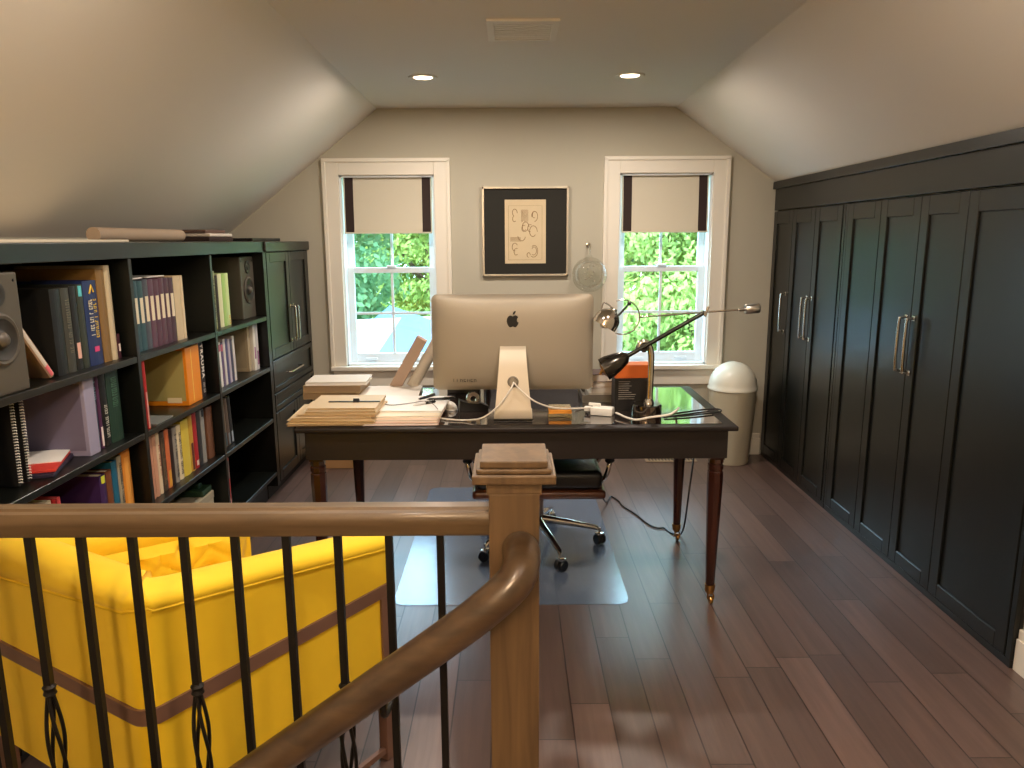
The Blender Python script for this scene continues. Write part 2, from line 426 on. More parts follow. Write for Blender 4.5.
# ------------------------------------------------------------------ right-hand wardrobes
XW = 1.70
def shaker(mb, y0, y1, z0, z1, xf, side, fw=.058, th=.02, rec=.009, ft=None):
    ft = ft or fw
    # door lying in the plane x=xf; side=-1 faces -x, +1 faces +x. The front face is at xf.
    i = -side
    a = sorted((xf, xf+i*th)); bz = .0022
    mb.box(a[0], a[1], y0, y0+fw, z0, z1, bz, seg=1); mb.box(a[0], a[1], y1-fw, y1, z0, z1, bz, seg=1)
    mb.box(a[0], a[1], y0+fw, y1-fw, z0, z0+fw, bz, seg=1); mb.box(a[0], a[1], y0+fw, y1-fw, z1-ft, z1, bz, seg=1)
    p = sorted((xf+i*rec, xf+i*th)); mb.box(p[0], p[1], y0+fw, y1-fw, z0+fw, z1-ft)
def pull(name, parent, y, z0, z1, xf, side):
    o = side
    m = MB()
    m.tube(smooth_path([(xf, y, z0), (xf+o*.026, y, z0+.002), (xf+o*.032, y, z0+.012), (xf+o*.034, y, (z0+z1)/2), (xf+o*.032, y, z1-.012), (xf+o*.026, y, z1-.002), (xf, y, z1)], 5), .0065, 10)
    for z in (z0, z1): m.box(*sorted((xf+o*.0005, xf+o*.006)), y-.011, y+.011, z-.011, z+.011, .002)
    return m.build(name, CHROME, parent, True)
def wardrobe(lab, y0, y1, doors):
    t = thing('wardrobe', lab, 'wardrobe', (0, 0, 0), group='built-in wardrobes along the right wall')
    b = MB(); b.box(XW+.021, XRK-.002, y0, y1, .031, 1.63); b.build('carcass', CABIN, t)
    MB().box(XW+.004, XRK-.002, y0, y1, .001, .030, .001).build('plinth', CAB, t)
    MB().box(XW+.003, XW+.02, y0, y0+.026, .031, 1.63, .002).build('end_stile', CAB, t)
    if y1 < 4.9: MB().box(XW+.003, XW+.02, y1-.026, y1, .031, 1.63, .002).build('end_stile', CAB, t)
    for (a, c, hy) in doors:
        m = MB(); shaker(m, a+.0015, c-.0015, .033, 1.626, XW, -1, ft=.078)
        d = m.build('door', CAB, t)
        if hy: pull('door_handle', d, hy, .888, 1.122, XW, -1)
    return t
wardrobe('far dark green-black wardrobe with three tall panelled doors', 3.885, 4.932, [(3.915, 4.262, 4.232), (4.262, 4.60, 4.30), (4.60, 4.93, 4.632)])
wardrobe('near dark green-black wardrobe with four tall panelled doors', 2.328, 3.88, [(2.356, 2.84, None), (2.84, 3.168, 3.137), (3.168, 3.51, 3.198), (3.51, 3.85, None)])
t = tag(MB().box(XW, XRK-.002, 2.328, 4.932, 1.634, 1.765, .002).box(XW-.016, XW+.004, 2.318, 4.936, 1.766, 1.812, .002).build('cornice_board', CAB),
        'dark continuous cornice board running above the wardrobes', 'cornice')

# ------------------------------------------------------------------ bookcase
XB = -1.33; DIV = [1.80, 2.63, 3.34, 4.055]; SH = [1.045, .765, .475, .165]
t = thing('bookcase', 'long dark green-black open bookcase filled with books', 'bookcase', (0, 0, 0))
MB().box(-1.86, XB, 1.776, 4.066, 1.40, 1.455, .003).build('top_board', CAB, t)
for y in DIV: MB().box(-1.70, XB, y-.0115, y+.0115, .09, 1.399, .0015, seg=1).build('upright', CAB, t)
for i in range(3):
    for z in SH: MB().box(-1.70, XB-.001, DIV[i]+.0125, DIV[i+1]-.0125, z-.011, z+.011, .0015, seg=1).build('shelf', CAB, t)
MB().box(-1.71, -1.701, 1.79, 4.066, .09, 1.399).build('back_panel', CABIN, t)
MB().box(-1.42, -1.40, 1.79, 4.066, .001, .089).build('toe_kick', CABIN, t)
t = thing('storage_cabinet', 'dark panelled cabinet with doors and drawers at the far end of the bookcase', 'cabinet', (0, 0, 0))
MB().box(-1.86, XB-.021, 4.08, 4.93, .09, 1.40).build('carcass', CABIN, t)
MB().box(-1.86, XB+.012, 4.068, 4.94, 1.401, 1.455, .004).build('cabinet_top', CAB, t)
MB().box(-1.42, -1.40, 4.08, 4.93, .001, .089).build('toe_kick', CABIN, t)
MB().box(XB-.018, XB-.002, 4.072, 4.096, .09, 1.398, .002).build('end_stile', CAB, t)
MB().box(XB-.018, XB-.002, 4.912, 4.935, .09, 1.398, .002).build('end_stile', CAB, t)
for (z0, z1, hz) in [(.805, 1.396, (.87, 1.075)), (.10, .50, None)]:
    for (a, c, hy) in [(4.10, 4.503, 4.475), (4.507, 4.908, 4.535)]:
        m = MB(); shaker(m, a, c, z0, z1, XB, 1, .055); d = m.build('door', CAB, t)
        if hz: pull('door_handle', d, hy, hz[0], hz[1], XB, 1)
        else: pull('door_handle', d, hy, .30, .42, XB, 1)
for (z0, z1) in [(.615, .798), (.508, .608)]:
    m = MB(); shaker(m, 4.10, 4.908, z0, z1, XB, 1, .03); d = m.build('drawer', CAB, t)
    if z0 > .6:
        h = MB(); h.tube(smooth_path([(XB, 4.33, .70), (XB+.028, 4.335, .70), (XB+.032, 4.36, .70), (XB+.032, 4.55, .70), (XB+.028, 4.575, .70), (XB, 4.58, .70)], 4), .006, 8); h.build('drawer_handle', CHROME, d, True)

# ------------------------------------------------------------------ books
def glyphs(mb, x, y, z0, z1, w, seed, vertical=True):
    # illegible print: small strokes standing proud of the spine at plane x
    r = random.Random(seed); z = z0
    while z < z1-.006:
        st_ = r.uniform(.004, .008)
        if r.random() < .85:
            mb.box(x, x+.0005, y-w/2, y+w/2, z, z+st_*.35)
            if r.random() < .6: mb.box(x, x+.0005, y-w/2, y-w/2+w*.3, z, z+st_*.8)
            if r.random() < .5: mb.box(x, x+.0005, y+w*.2, y+w/2, z, z+st_*.8)
        z += st_*1.15
def cmat(rgb, rough=.5): return mat('cover_%d_%d_%d' % tuple(rgb), rgb, rough, var=.03, vscale=40)
BOOKN = [0]
def book(y0, y1, z, h, d, rgb, label, group, xs=-1.375, lean=0, bands=(), text=None, kind='book', cat='book', soft=False, texty=None):
    """upright book, spine facing +x; bands: (z0frac,z1frac,rgb) on the spine"""
    BOOKN[0] += 1
    t_ = (y1-y0)-.0012; hy = t_/2
    m = MB(); cth = min(.0025, t_*.16) if not soft else min(.001, t_*.1)
    m.box(-d, -.001, -hy, -hy+cth, 0, h); m.box(-d, -.001, hy-cth, hy, 0, h)
    # rounded spine
    k = 6; prof = [(-.001, -hy)] + [(.0 + (.0045 if not soft else .001)*math.sin(PI*i/k), -hy+2*hy*i/k) for i in range(k+1)] + [(-.001, hy), (-.003, hy-cth), (-.003, -hy+cth)]
    m.prism(prof, 'z', 0, h)
    o = m.build(kind, cmat(rgb), None, False)
    o.location = (xs, (y0+y1)/2, z + abs(math.sin(lean))*hy); o.rotation_euler = (lean, 0, 0)
    tag(o, label, cat, group)
    MB().box(-d+.004, -.0035, -hy+cth+.0002, hy-cth-.0002, .004, h-.004).build('pages', PAGES, o)
    for (a, b_, c) in bands:
        q = MB(); pr = [((.0052 if not soft else .0016)*math.sin(PI*i/k)+.0002, -hy*.86+2*hy*.86*i/k) for i in range(k+1)]
        q.prism([(-.0005, -hy*.86)] + pr + [(-.0005, hy*.86)], 'z', h*a, h*b_).build('spine_label', cmat(c), o)
    if text:
        q = MB(); (a, b_, c) = text; glyphs(q, .0048 if not soft else .0017, 0, h*a, h*b_, hy*.9, BOOKN[0])
        q.build('spine_print', cmat(c), o)
    return o
G = 'books on the second bay'
Z0, Z1, Z2, Z3 = [s+.0115 for s in SH]
# bay 1, top shelf
g = 'books beside the near speaker'
book(2.225, 2.278, Z0, .262, .23, (16, 17, 15), 'thick black book with wide cover showing, right of the near speaker', g)
book(2.28, 2.325, Z0, .262, .20, (58, 58, 50), 'charcoal grey volume between black book and pink-labelled book', g, text=(.2, .9, (110, 104, 84)))
book(2.327, 2.362, Z0, .265, .20, (26, 26, 24), 'dark thin volume with a pink paper label low on spine', g, bands=[(.14, .33, (222, 176, 160))])
book(2.364, 2.40, Z0, .268, .20, (48, 54, 44), 'dark grey-green volume with a cyan sticker at spine top', g, bands=[(.86, .985, (88, 190, 200))])
o = book(2.402, 2.482, Z0, .277, .21, (24, 40, 88), 'thick navy book with yellow and white spine lettering, top shelf', g)
q = MB(); glyphs(q, .0046, -.012, .10, .22, .022, 5); q.build('spine_print', cmat((232, 222, 190)), o)
q = MB(); glyphs(q, .0046, .014, .09, .225, .018, 6); q.build('spine_print', cmat((226, 190, 60)), o)
MB().box(.0046, .0052, -.014, .014, .045, .062).build('spine_label', cmat((214, 60, 120)), o)
q = MB(); q.tube([(.0052, -.012, .235), (.0052, 0, .262), (.0052, .012, .240)], .003, 6); q.build('spine_mark', cmat((236, 200, 70)), o)
book(2.486, 2.536, Z0, .312, .30, (128, 96, 46), 'tall tan-brown portfolio book behind the navy book', g)
book(2.538, 2.575, Z0, .322, .30, (196, 180, 146), 'tall cream binder at the right end by the upright', g)
book(2.577, 2.596, Z0, .085, .10, (60, 22, 36), 'tiny maroon booklet beside the tall cream binder', g, bands=[(.3, .6, (222, 210, 200))])
# leaning tan book against the speaker
o = book(2.15, 2.175, Z0, .20, .19, (150, 122, 96), 'tan paperback with pink spine end leaning against the near speaker', g, lean=math.radians(38), bands=[(.02, .22, (226, 110, 120)), (.22, .95, (204, 196, 184))])
o.location.y = 2.193; o.location.z = Z0+.0095
# bay 1 second shelf
g = 'binders and books on the second shelf, near bay'
def spiral(y, lab):
    o = MB().box(-.21, 0, -.006, .006, 0, .262, .001).build('spiral_notebook', cmat((20, 20, 20))); o.location = (-1.39, y, Z1+.004); o.rotation_euler = (math.radians(-1), 0, 0); tag(o, lab, 'notebook', 'spiral notebooks')
    c = MB()
    for k in range(30):
        z = .010+k*.0083
        c.tube([(.003+.0055*math.cos(a), .0055*math.sin(a), z+.0004*i) for i, a in enumerate([j*2*PI/8 for j in range(9)])], .0011, 5, cap=False)
    c.build('wire_binding', WHT, o, True)
spiral(2.012, 'black notebook with white wire binding, first of the pair at far left')
spiral(2.052, 'black notebook with white wire binding, nearer the lavender folder')
def filebox(y0, y1, z, h, d, rgb, side, lab, name='magazine_file', cat='file box', xs=-1.37):
    o = MB().box(-d, 0, -(y1-y0)/2, (y1-y0)/2, 0, h, .003).build(name, cmat(rgb)); o.location = (xs, (y0+y1)/2, z); tag(o, lab, cat)
    MB().box(-d+.012, -.012, -(y1-y0)/2-.0015, -(y1-y0)/2, .02, h-.012).build('side_sheet', cmat(side), o)
    return o
filebox(2.318, 2.378, Z1, .25, .26, (150, 146, 172), (112, 106, 130), 'lavender folder box with large flat side, second shelf', xs=-1.36)
book(2.383, 2.409, Z1, .245, .21, (30, 52, 74), 'thin dark blue book right of the lavender folder box', g, text=(.7, .95, (110, 150, 160)))
book(2.411, 2.431, Z1, .245, .21, (74, 36, 72), 'thin plum book with white label at spine foot', g, bands=[(.03, .3, (220, 206, 206))])
book(2.433, 2.474, Z1, .245, .21, (18, 18, 18), 'black book with white lettering on second shelf', g, text=(.12, .6, (210, 208, 196)))
book(2.476, 2.558, Z1, .245, .21, (28, 56, 42), 'thick dark green book with faint lettering near the upright', g, text=(.5, .95, (80, 120, 96)))
o = MB().box(-.10, .10, -.115, .115, 0, .008, .001).build('magazine', cmat((206, 60, 50))); o.location = (-1.485, 2.19, Z1+.0135); o.rotation_euler = (math.radians(0), 0, .35); tag(o, 'red and white magazine lying flat before the lavender folder box', 'magazine')
MB().box(-.10, .10, -.035, .115, .0082, .011).build('white_cover_half', PAPER, o); 
o = MB().box(-.11, .11, -.12, .12, 0, .012, .002).build('folder', cmat((42, 34, 56))); o.location = (-1.49, 2.185, Z1); o.rotation_euler = (0, 0, .3); tag(o, 'dark purple folder lying flat under the red magazine', 'folder')
# bay 1 third shelf
g = 'books on the third shelf, near bay'
book(2.10, 2.135, Z2, .215, .24, (232, 222, 196), 'cream book at the left, third shelf of near bay', g, lean=math.radians(6))
book(2.138, 2.152, Z2, .215, .22, (188, 40, 48), 'thin red book leaning by the cream book', g, lean=math.radians(5))
book(2.155, 2.172, Z2, .212, .22, (214, 84, 92), 'thin pink-red book next to the thin red book', g, lean=math.radians(4))
book(2.372, 2.412, Z2, .205, .26, (60, 34, 84), 'purple folder book with a yellow-green tab on top', g, bands=[(.86, .985, (200, 208, 60))])
book(2.414, 2.450, Z2, .207, .20, (112, 64, 36), 'brown book right of the purple folder book', g)
book(2.452, 2.488, Z2, .228, .22, (30, 96, 124), 'teal blue book between brown and grey books', g)
book(2.490, 2.520, Z2, .238, .22, (158, 150, 128), 'grey patterned book left of the orange book', g, text=(.05, .95, (60, 58, 52)))
book(2.522, 2.580, Z2, .245, .22, (214, 134, 44), 'orange book at the right end of third shelf, near bay', g, bands=[(.1, .9, (226, 158, 72))])
# bay 2 top
g = 'bound teal and maroon volumes'
ys = [2.672, 2.712, 2.752, 2.793, 2.834, 2.877, 2.92, 2.963, 3.006, 3.048]
names = ['first teal volume with white spine band by the upright', 'second teal volume with white spine band', 'third teal volume with white spine band', 'fourth teal-grey volume with white spine band, next to the plum ones', 'first plum volume with white spine band, right of the teal ones', 'second plum volume with white spine band', 'third plum volume with white spine band', 'fourth plum volume with white spine band', 'last plum volume with white spine band, beside the cream books']
cols = [(52, 82, 84), (44, 74, 80), (46, 78, 84), (72, 74, 82), (94, 58, 74), (84, 46, 62), (90, 52, 66), (78, 44, 58), (74, 44, 54)]
for i in range(9):
    book(ys[i], ys[i+1], Z0, .262 - .002*(i % 3), .20, cols[i], names[i], g, bands=[(.40, .76, (226, 214, 184))])
book(3.05, 3.112, Z0, .262, .20, (206, 186, 150), 'wide cream book right of the plum volumes', g)
book(3.114, 3.136, Z0, .262, .20, (216, 200, 168), 'thin cream book ending the top row of middle bay', g)
for i, (y, lb) in enumerate([(2.78, 'loose white paper lying on the teal volumes'), (2.96, 'loose white paper lying on the plum volumes')]):
    o = MB().box(-.09, .09, -.07, .07, 0, .004).build('loose_paper', PAPER); o.location = (-1.49, y, Z0+.264); tag(o, lb, 'paper', 'papers lying on the bound volumes')
# bay 2 second shelf
g = 'books on the second shelf, middle bay'
book(2.672, 2.69, Z1, .252, .16, (176, 40, 42), 'thin red book with white edge beside the upright', g, xs=-1.345, bands=[(0.02, .55, (206, 150, 140))])
o = filebox(3.07, 3.205, Z1, .245, .26, (232, 138, 20), (172, 160, 96), 'bright orange magazine file with pale olive side sheet', xs=-1.36)
MB().box(-.09, -.03, -.0695, -.0685, .012, .034).build('side_label', cmat((226, 210, 170)), o)
MB().box(0, .001, -.02, -.014, .01, .235).build('spine_highlight', cmat((246, 196, 90)), o)  # highlight on the spine painted as a lighter strip
o = book(3.213, 3.285, Z1, .25, .20, (30, 14, 14), 'black book with red edge and white TRAUMA lettering', g)
MB().box(.0, .0050, -.035, -.022, .002, .248).build('spine_label', cmat((178, 28, 34)), o)
cu = bpy.data.curves.new('title', 'FONT'); cu.body = 'TRAUMA'; cu.size = .034; cu.extrude = .0006; cu.space_character = 1.18; cu.offset = .0008
cu.materials.append(cmat((240, 236, 226))); tmp = bpy.data.objects.new('title_curve', cu); C.objects.link(tmp); bpy.context.view_layer.update()
dg = bpy.context.evaluated_depsgraph_get(); me_ = bpy.data.meshes.new_from_object(tmp.evaluated_get(dg)); bpy.data.objects.remove(tmp)
tx = bpy.data.objects.new('spine_title', me_); C.objects.link(tx); tx.parent = o
tx.location = (.0056, -.004, .238); tx.rotation_euler = (Matrix(((0, 0, 1), (0, 1, 0), (-1, 0, 0)))).to_euler()
q = MB(); glyphs(q, .0050, .008, .02, .07, .02, 77); q.build('spine_print', cmat((210, 200, 190)), o)
o = MB().box(-.05, .05, -.07, .07, 0, .006, .001).build('folded_leaflet', cmat((120, 124, 120))); o.location = (-1.39, 2.80, Z1); tag(o, 'grey leaflet lying flat before the orange magazine file', 'leaflet')
# bay 2 third shelf
g = 'books on the third shelf, middle bay'
rows = [(2.655, 2.705, .245, (196, 140, 112), 'wide peach book, first on the third shelf of middle bay', []),
 (2.707, 2.738, .245, (206, 156, 128), 'second peach book next to the wide one', []),
 (2.740, 2.768, .25, (226, 206, 174), 'thin cream book right of the peach books', []),
 (2.770, 2.812, .24, (70, 56, 44), 'dark mottled book with busy spine', [(.1, .9, (112, 92, 70))]),
 (2.814, 2.852, .24, (206, 112, 70), 'salmon orange book with yellow foot', [(.02, .3, (214, 160, 62))]),
 (2.854, 2.884, .232, (46, 34, 32), 'dark brown thin book between salmon and zebra books', []),
 (2.886, 2.922, .23, (150, 146, 138), 'grey book with black zebra-like spine print', []),
 (2.924, 2.965, .228, (228, 214, 178), 'ivory book left of the yellow book', []),
 (2.968, 3.042, .238, (214, 190, 70), 'thick yellow book in the middle bay', []),
 (3.044, 3.085, .245, (190, 150, 52), 'mustard book with dark foot', [(.02, .5, (96, 36, 26))]),
 (3.087, 3.128, .245, (166, 30, 34), 'deep red book right of the mustard one', [(.05, .14, (220, 200, 180))]),
 (3.130, 3.172, .248, (44, 42, 42), 'dark grey book right of the red book', []),
 (3.174, 3.215, .243, (140, 138, 132), 'light grey book with black tip', [(.86, .98, (16, 16, 16))]),
 (3.240, 3.31, .238, (112, 72, 48), 'brown book at the right end, third shelf of middle bay', [])]
for i, (a, c, h, rgb, lb, bn) in enumerate(rows):
    a, c = 2.698+(a-2.655)*.957, 2.698+(c-2.655)*.957
    book(a, c, Z2, h, .21, rgb, lb, g, bands=bn, text=(.1, .9, (24, 24, 24)) if i in (3, 6, 7) else ((.3, .8, (150, 60, 40)) if i == 2 else None))
# bay 2 bottom
g = 'things on the bottom shelf, middle bay'
o = MB().box(-.12, .12, -.16, .16, 0, .15, .003).build('storage_box', cmat((196, 186, 158))); o.location = (-1.50, 3.12, Z3); tag(o, 'cream storage box on the bottom shelf of middle bay', 'box')
MB().box(-.122, .122, -.162, .162, .12, .156, .003).build('lid', cmat((176, 166, 142)), o)
o = MB().box(-.06, .06, -.05, .05, 0, .03, .008).box(-.02, .03, -.02, .02, .028, .05, .006).build('camera_pouch', cmat((34, 62, 40))); o.location = (-1.44, 3.22, Z3+.1575); tag(o, 'small dark green pouch lying on the cream storage box', 'pouch')
for i, (a, rgb, lb) in enumerate([(2.70, (70, 66, 60), 'grey-brown book, first on the bottom shelf of middle bay'), (2.735, (44, 50, 62), 'navy book, second on the bottom shelf of middle bay'), (2.77, (96, 84, 70), 'taupe book, third on the bottom shelf of middle bay')]):
    book(a, a+.033, Z3, .2, .2, rgb, lb, g)
# bay 3 top
g = 'books on the top shelf, far bay'
for (a, c, h, rgb, lb, tx_) in [(3.39, 3.44, .262, (196, 206, 150), 'pale green book beside the upright in the far bay', None), (3.442, 3.478, .266, (150, 148, 104), 'olive book second in the far bay', (.1, .9, (70, 60, 40))), (3.48, 3.51, .245, (52, 44, 36), 'thin dark brown book in the far bay', None), (3.512, 3.560, .25, (214, 214, 172), 'light cream-green book in the far bay', None), (3.562, 3.602, .25, (160, 196, 110), 'lime green book in the far bay', None), (3.604, 3.645, .25, (196, 216, 150), 'pale lime book ending the far bay row', (.02, .2, (220, 150, 60)))]:
    book(a, c, Z0, h, .2, rgb, lb, g, text=tx_)
# bay 3 second shelf
g = 'journals on the second shelf, far bay'
a = 3.405
for i, (rgb, lb) in enumerate([((70, 92, 150), 'blue journal beside the upright'), ((130, 140, 176), 'pale blue-grey journal'), ((222, 214, 206), 'white journal with pink tip'), ((96, 70, 110), 'violet journal'), ((206, 196, 190), 'off-white thin journal'), ((70, 62, 112), 'indigo journal'), ((176, 160, 172), 'mauve-grey journal'), ((58, 54, 84), 'dark indigo journal'), ((200, 190, 186), 'light grey journal last before the gap')]):
    book(a, a+.028, Z1, .222-.004*(i % 4), .2, rgb, lb + ', far bay second shelf', g, soft=True, bands=[(.8, .95, (180, 90, 110))] if i in (2, 3) else (), lean=math.radians(2)); a += .0295
filebox(3.895, 3.928, Z1, .246, .25, (172, 156, 126), (160, 146, 118), 'beige folder box with printed side, far bay', xs=-1.39)
book(3.932, 3.965, Z1, .25, .2, (214, 210, 200), 'white book with a mauve band, right of beige folder box', g, bands=[(.25, .5, (150, 90, 130))])
book(3.968, 4.01, Z1, .25, .2, (190, 186, 184), 'light grey book with mauve foot, last in the far bay', g, bands=[(.1, .4, (130, 76, 112))])
g = 'leaning books on the third shelf, far bay'
book(3.450, 3.485, Z2, .235, .2, (120, 100, 80), 'brown-grey leaning book nearest the upright', g, lean=math.radians(5), bands=[(.02, .3, (70, 84, 88))])
book(3.490, 3.525, Z2, .235, .2, (92, 74, 62), 'umber leaning book in the middle', g, lean=math.radians(5), bands=[(.02, .25, (120, 130, 136))])
book(3.530, 3.565, Z2, .235, .2, (30, 28, 28), 'black leaning book with pale foot', g, lean=math.radians(5), bands=[(.02, .25, (150, 160, 168))])
book(3.435, 3.475, Z3, .255, .2, (176, 52, 48), 'tall red and grey book alone on the bottom shelf, far bay', 'books on the bottom shelf, far bay', bands=[(.6, .95, (120, 108, 100)), (.05, .2, (214, 160, 150))])

# ------------------------------------------------------------------ speakers
SPK = mat('speaker_grey', (74, 68, 58), .55); CONE = mat('speaker_cone', (38, 35, 31), .5)
def speaker():
    t = thing('bookshelf_speaker', 'x', 'speaker', (0, 0, 0), group='bookshelf speakers')
    MB().box(-.22, 0, -.098, .098, 0, .322, .006).build('cabinet', SPK, t)
    RY = Matrix.Rotation(PI/2, 4, 'Y')
    MB().lathe([(.068, -.001), (.070, .006), (.063, .010), (.056, .008), (.054, .003)], (0, 0, .148), 40, RY).build('woofer_ring', SPK, t, True)
    wf = MB().lathe([(.0545, .007), (.05, .005), (.03, -.002), (.024, .0), (.018, .006), (0, .009)], (.003, 0, .148), 40, RY).build('woofer', CONE, t, True)
    MB().lathe([(.020, .006), (.014, .013), (0, .016)], (.005, 0, .148), 24, RY).build('dust_cap', mat('dust_cap_metal', (80, 74, 66), .45, .1), wf, True)
    MB().lathe([(.034, 0), (.034, .005), (.024, .006), (.014, .002), (.012, .006), (0, .010)], (.0005, 0, .268), 30, RY).build('tweeter', CONE, t, True)
    for y in (-.08, .08): MB().lathe([(.004, 0), (.004, .002), (0, .0025)], (0, y, .3), 8, RY).build('screw', BLK, t)
    return t
s0 = speaker(); s0.location = (-1.345, 1.947, Z0); s0['label'] = 'near grey speaker with round woofer, at the left picture edge'
s1 = dup(s0, (-1.385, 3.945, Z0), 'far grey speaker beside the green books'); 

# ------------------------------------------------------------------ things on top of the bookcase
TZ = 1.456
o = MB().box(-.16, .16, -.55, .55, 0, .009, .002).build('flat_drawing', mat('cream_paper', (222, 212, 190), .8)); o.location = (-1.62, 2.35, TZ); tag(o, 'long flat cream sheet lying along the bookcase top at left', 'paper')
o = MB().tube([(0, -.38, .029), (0, .38, .029)], .028, 24).build('paper_roll', mat('kraft_paper', (170, 150, 128), .8, var=.05), None, True); o.location = (-1.60, 3.29, TZ); tag(o, 'grey-brown paper roll lying on the bookcase top', 'roll')
t = thing('folded_blanket', 'dark and white folded cloth bundle on bookcase top beside the roll', 'cloth', (-1.60, 3.86, TZ))
MB().box(-.13, .13, -.16, .16, 0, .024, .010).build('lower_fold', mat('dark_cloth', (48, 34, 30), .9), t, True)
MB().box(-.12, .13, -.15, .15, 0.0242, .040, .007).build('middle_fold', mat('white_cloth', (206, 196, 184), .9), t, True)
MB().box(-.12, .11, -.15, .11, 0.0402, .058, .008).build('upper_fold', mat('brown_cloth', (96, 74, 64), .9), t, True)
o = MB().box(-.13, .13, -.25, .25, 0, .018, .004).build('flat_case', BLK); o.location = (-1.55, 4.42, TZ); tag(o, 'flat black case on top of the far cabinet', 'case')

# ------------------------------------------------------------------ desk
DX0, DX1, DY0, DY1 = -.826, .858, 2.735, 3.54
t = thing('desk', 'large dark mahogany writing desk with polished top on brass castors', 'desk', (0, 0, 0))
MB().box(DX0, DX1, DY0, DY1, .740, .758, .005, seg=3).build('desk_rim', MAHOG, t, True)
MB().box(DX0+.05, DX1-.05, DY0+.045, DY1-.045, .7585, .76).build('polished_inset', GLOSSTOP, t)
ap = MB(); i_ = .03
ap.box(DX0+i_, DX1-i_, DY0+i_, DY0+i_+.022, .625, .734, .002); ap.box(DX0+i_, DX1-i_, DY1-i_-.022, DY1-i_, .625, .734, .002)
ap.box(DX0+i_, DX0+i_+.022, DY0+i_+.023, DY1-i_-.023, .625, .734, .002); ap.box(DX1-i_-.022, DX1-i_, DY0+i_+.023, DY1-i_-.023, .625, .734, .002)
ap.build('apron', MAHOG, t)
for (lx, ly) in [(DX0+.065, DY0+.07), (DX1-.062, DY0+.07), (DX0+.085, DY1-.085), (DX1-.055, DY1-.085)]:
    m = MB()
    m.box(lx-.027, lx+.027, ly-.027, ly+.027, .615, .733, .002)
    def sq(z0, w0, z1, w1):
        m.prism([(0, 0)]*0 or [(-1, -1), (1, -1), (1, 1), (-1, 1)], 'z', 0, 1) if False else None
    prof = [(.027, .615), (.028, .600), (.025, .597), (.025, .593), (.028, .590), (.028, .572), (.025, .569), (.025, .565), (.028, .562), (.0285, .52), (.0165, .085), (.0165, .082), (0, .082)]
    rr = Matrix.Rotation(PI/8, 4, 'Z'); m.lathe([(r*1.08, z) for r, z in prof], (lx, ly, 0), 8, rr)
    lg = m.build('leg', MAHOGV, t)
    c = MB(); c.lathe([(0, .086), (.021, .086), (.021, .078), (.019, .055), (.012, .052), (.010, .044), (0, .044)], (lx, ly, 0), 20)
    c.build('brass_ferrule', BRASS, lg, True)
    c = MB(); c.lathe([(0, -.007), (.015, -.007), (.017, -.004), (.017, .004), (.015, .007), (0, .007)], (lx+.006, ly, .018), 20, Matrix.Rotation(PI/2, 4, 'Y'))
    c.tube(smooth_path([(lx, ly, .048), (lx+.016, ly+.002, .040), (lx+.018, ly, .02)], 4), .0035, 8)
    c.tube(smooth_path([(lx, ly, .048), (lx-.005, ly+.002, .040), (lx-.006, ly, .02)], 4), .0035, 8)
    c.build('castor', BRASS, lg, True)
tr = MB().box(-.36, .10, 2.95, 3.35, .60, .618, .003).box(-.36, .10, 2.95, 3.35, .585, .60, .002).build('keyboard_tray', BLK, t)
MB().tube([(-.35, 2.925, .597), (-.24, 2.925, .597)], .005, 8).tube([(-.345, 2.95, .597), (-.345, 2.925, .597)], .004, 8).tube([(-.245, 2.95, .597), (-.245, 2.925, .597)], .004, 8).build('tray_handle', CHROME, tr, True)
MB().box(-.16, .06, 3.0, 3.3, .535, .584, .004).build('under_desk_box', BLK, t)
DT = .7605
# ------------------------------------------------------------------ computer
cx = .004
t = thing('desktop_computer', 'aluminium all-in-one computer seen from behind with black apple emblem', 'computer', (cx, 2.93, DT))
W2, zb, zt = .318, .108, .488
RC = .012
def backf(u, v):
    x = (u*2-1); z = (v*2-1)
    # rounded rectangle bulging towards the camera
    e = (1-abs(x)**3.6)*(1-abs(z)**3.6); H2 = (zt-zb)/2; r = .022
    px, pz = x*W2, z*H2
    qx = px-max(-W2+r, min(W2-r, px)); qz = pz-max(-H2+r, min(H2-r, pz)); n2 = math.hypot(qx, qz)
    if n2 > 1e-9:
        k_ = max(abs(qx), abs(qz))/n2; px += qx*(k_-1); pz += qz*(k_-1)
    return Vector((px, -.004-.034*max(e, 0)**.62, (zb+zt)/2+pz))
m = MB(); m.grid(backf, 48, 32)
sh = m.build('rear_shell', ALU, t, True)
rp = []
for (sx, sz, a0_) in [(1, -1, -PI/2), (1, 1, 0), (-1, 1, PI/2), (-1, -1, PI)]:
    for k in range(7): a = a0_+k*PI/12; rp.append((sx*(W2-.022)+.022*math.cos(a), (zb+zt)/2+sz*((zt-zb)/2-.022)+.022*math.sin(a)))
MB().prism(rp, 'y', -.0045, .004).build('display_edge', ALU, t)
MB().box(-W2+.012, W2-.012, .0042, .006, zb+.07, zt-.012).build('screen', BLK, t)
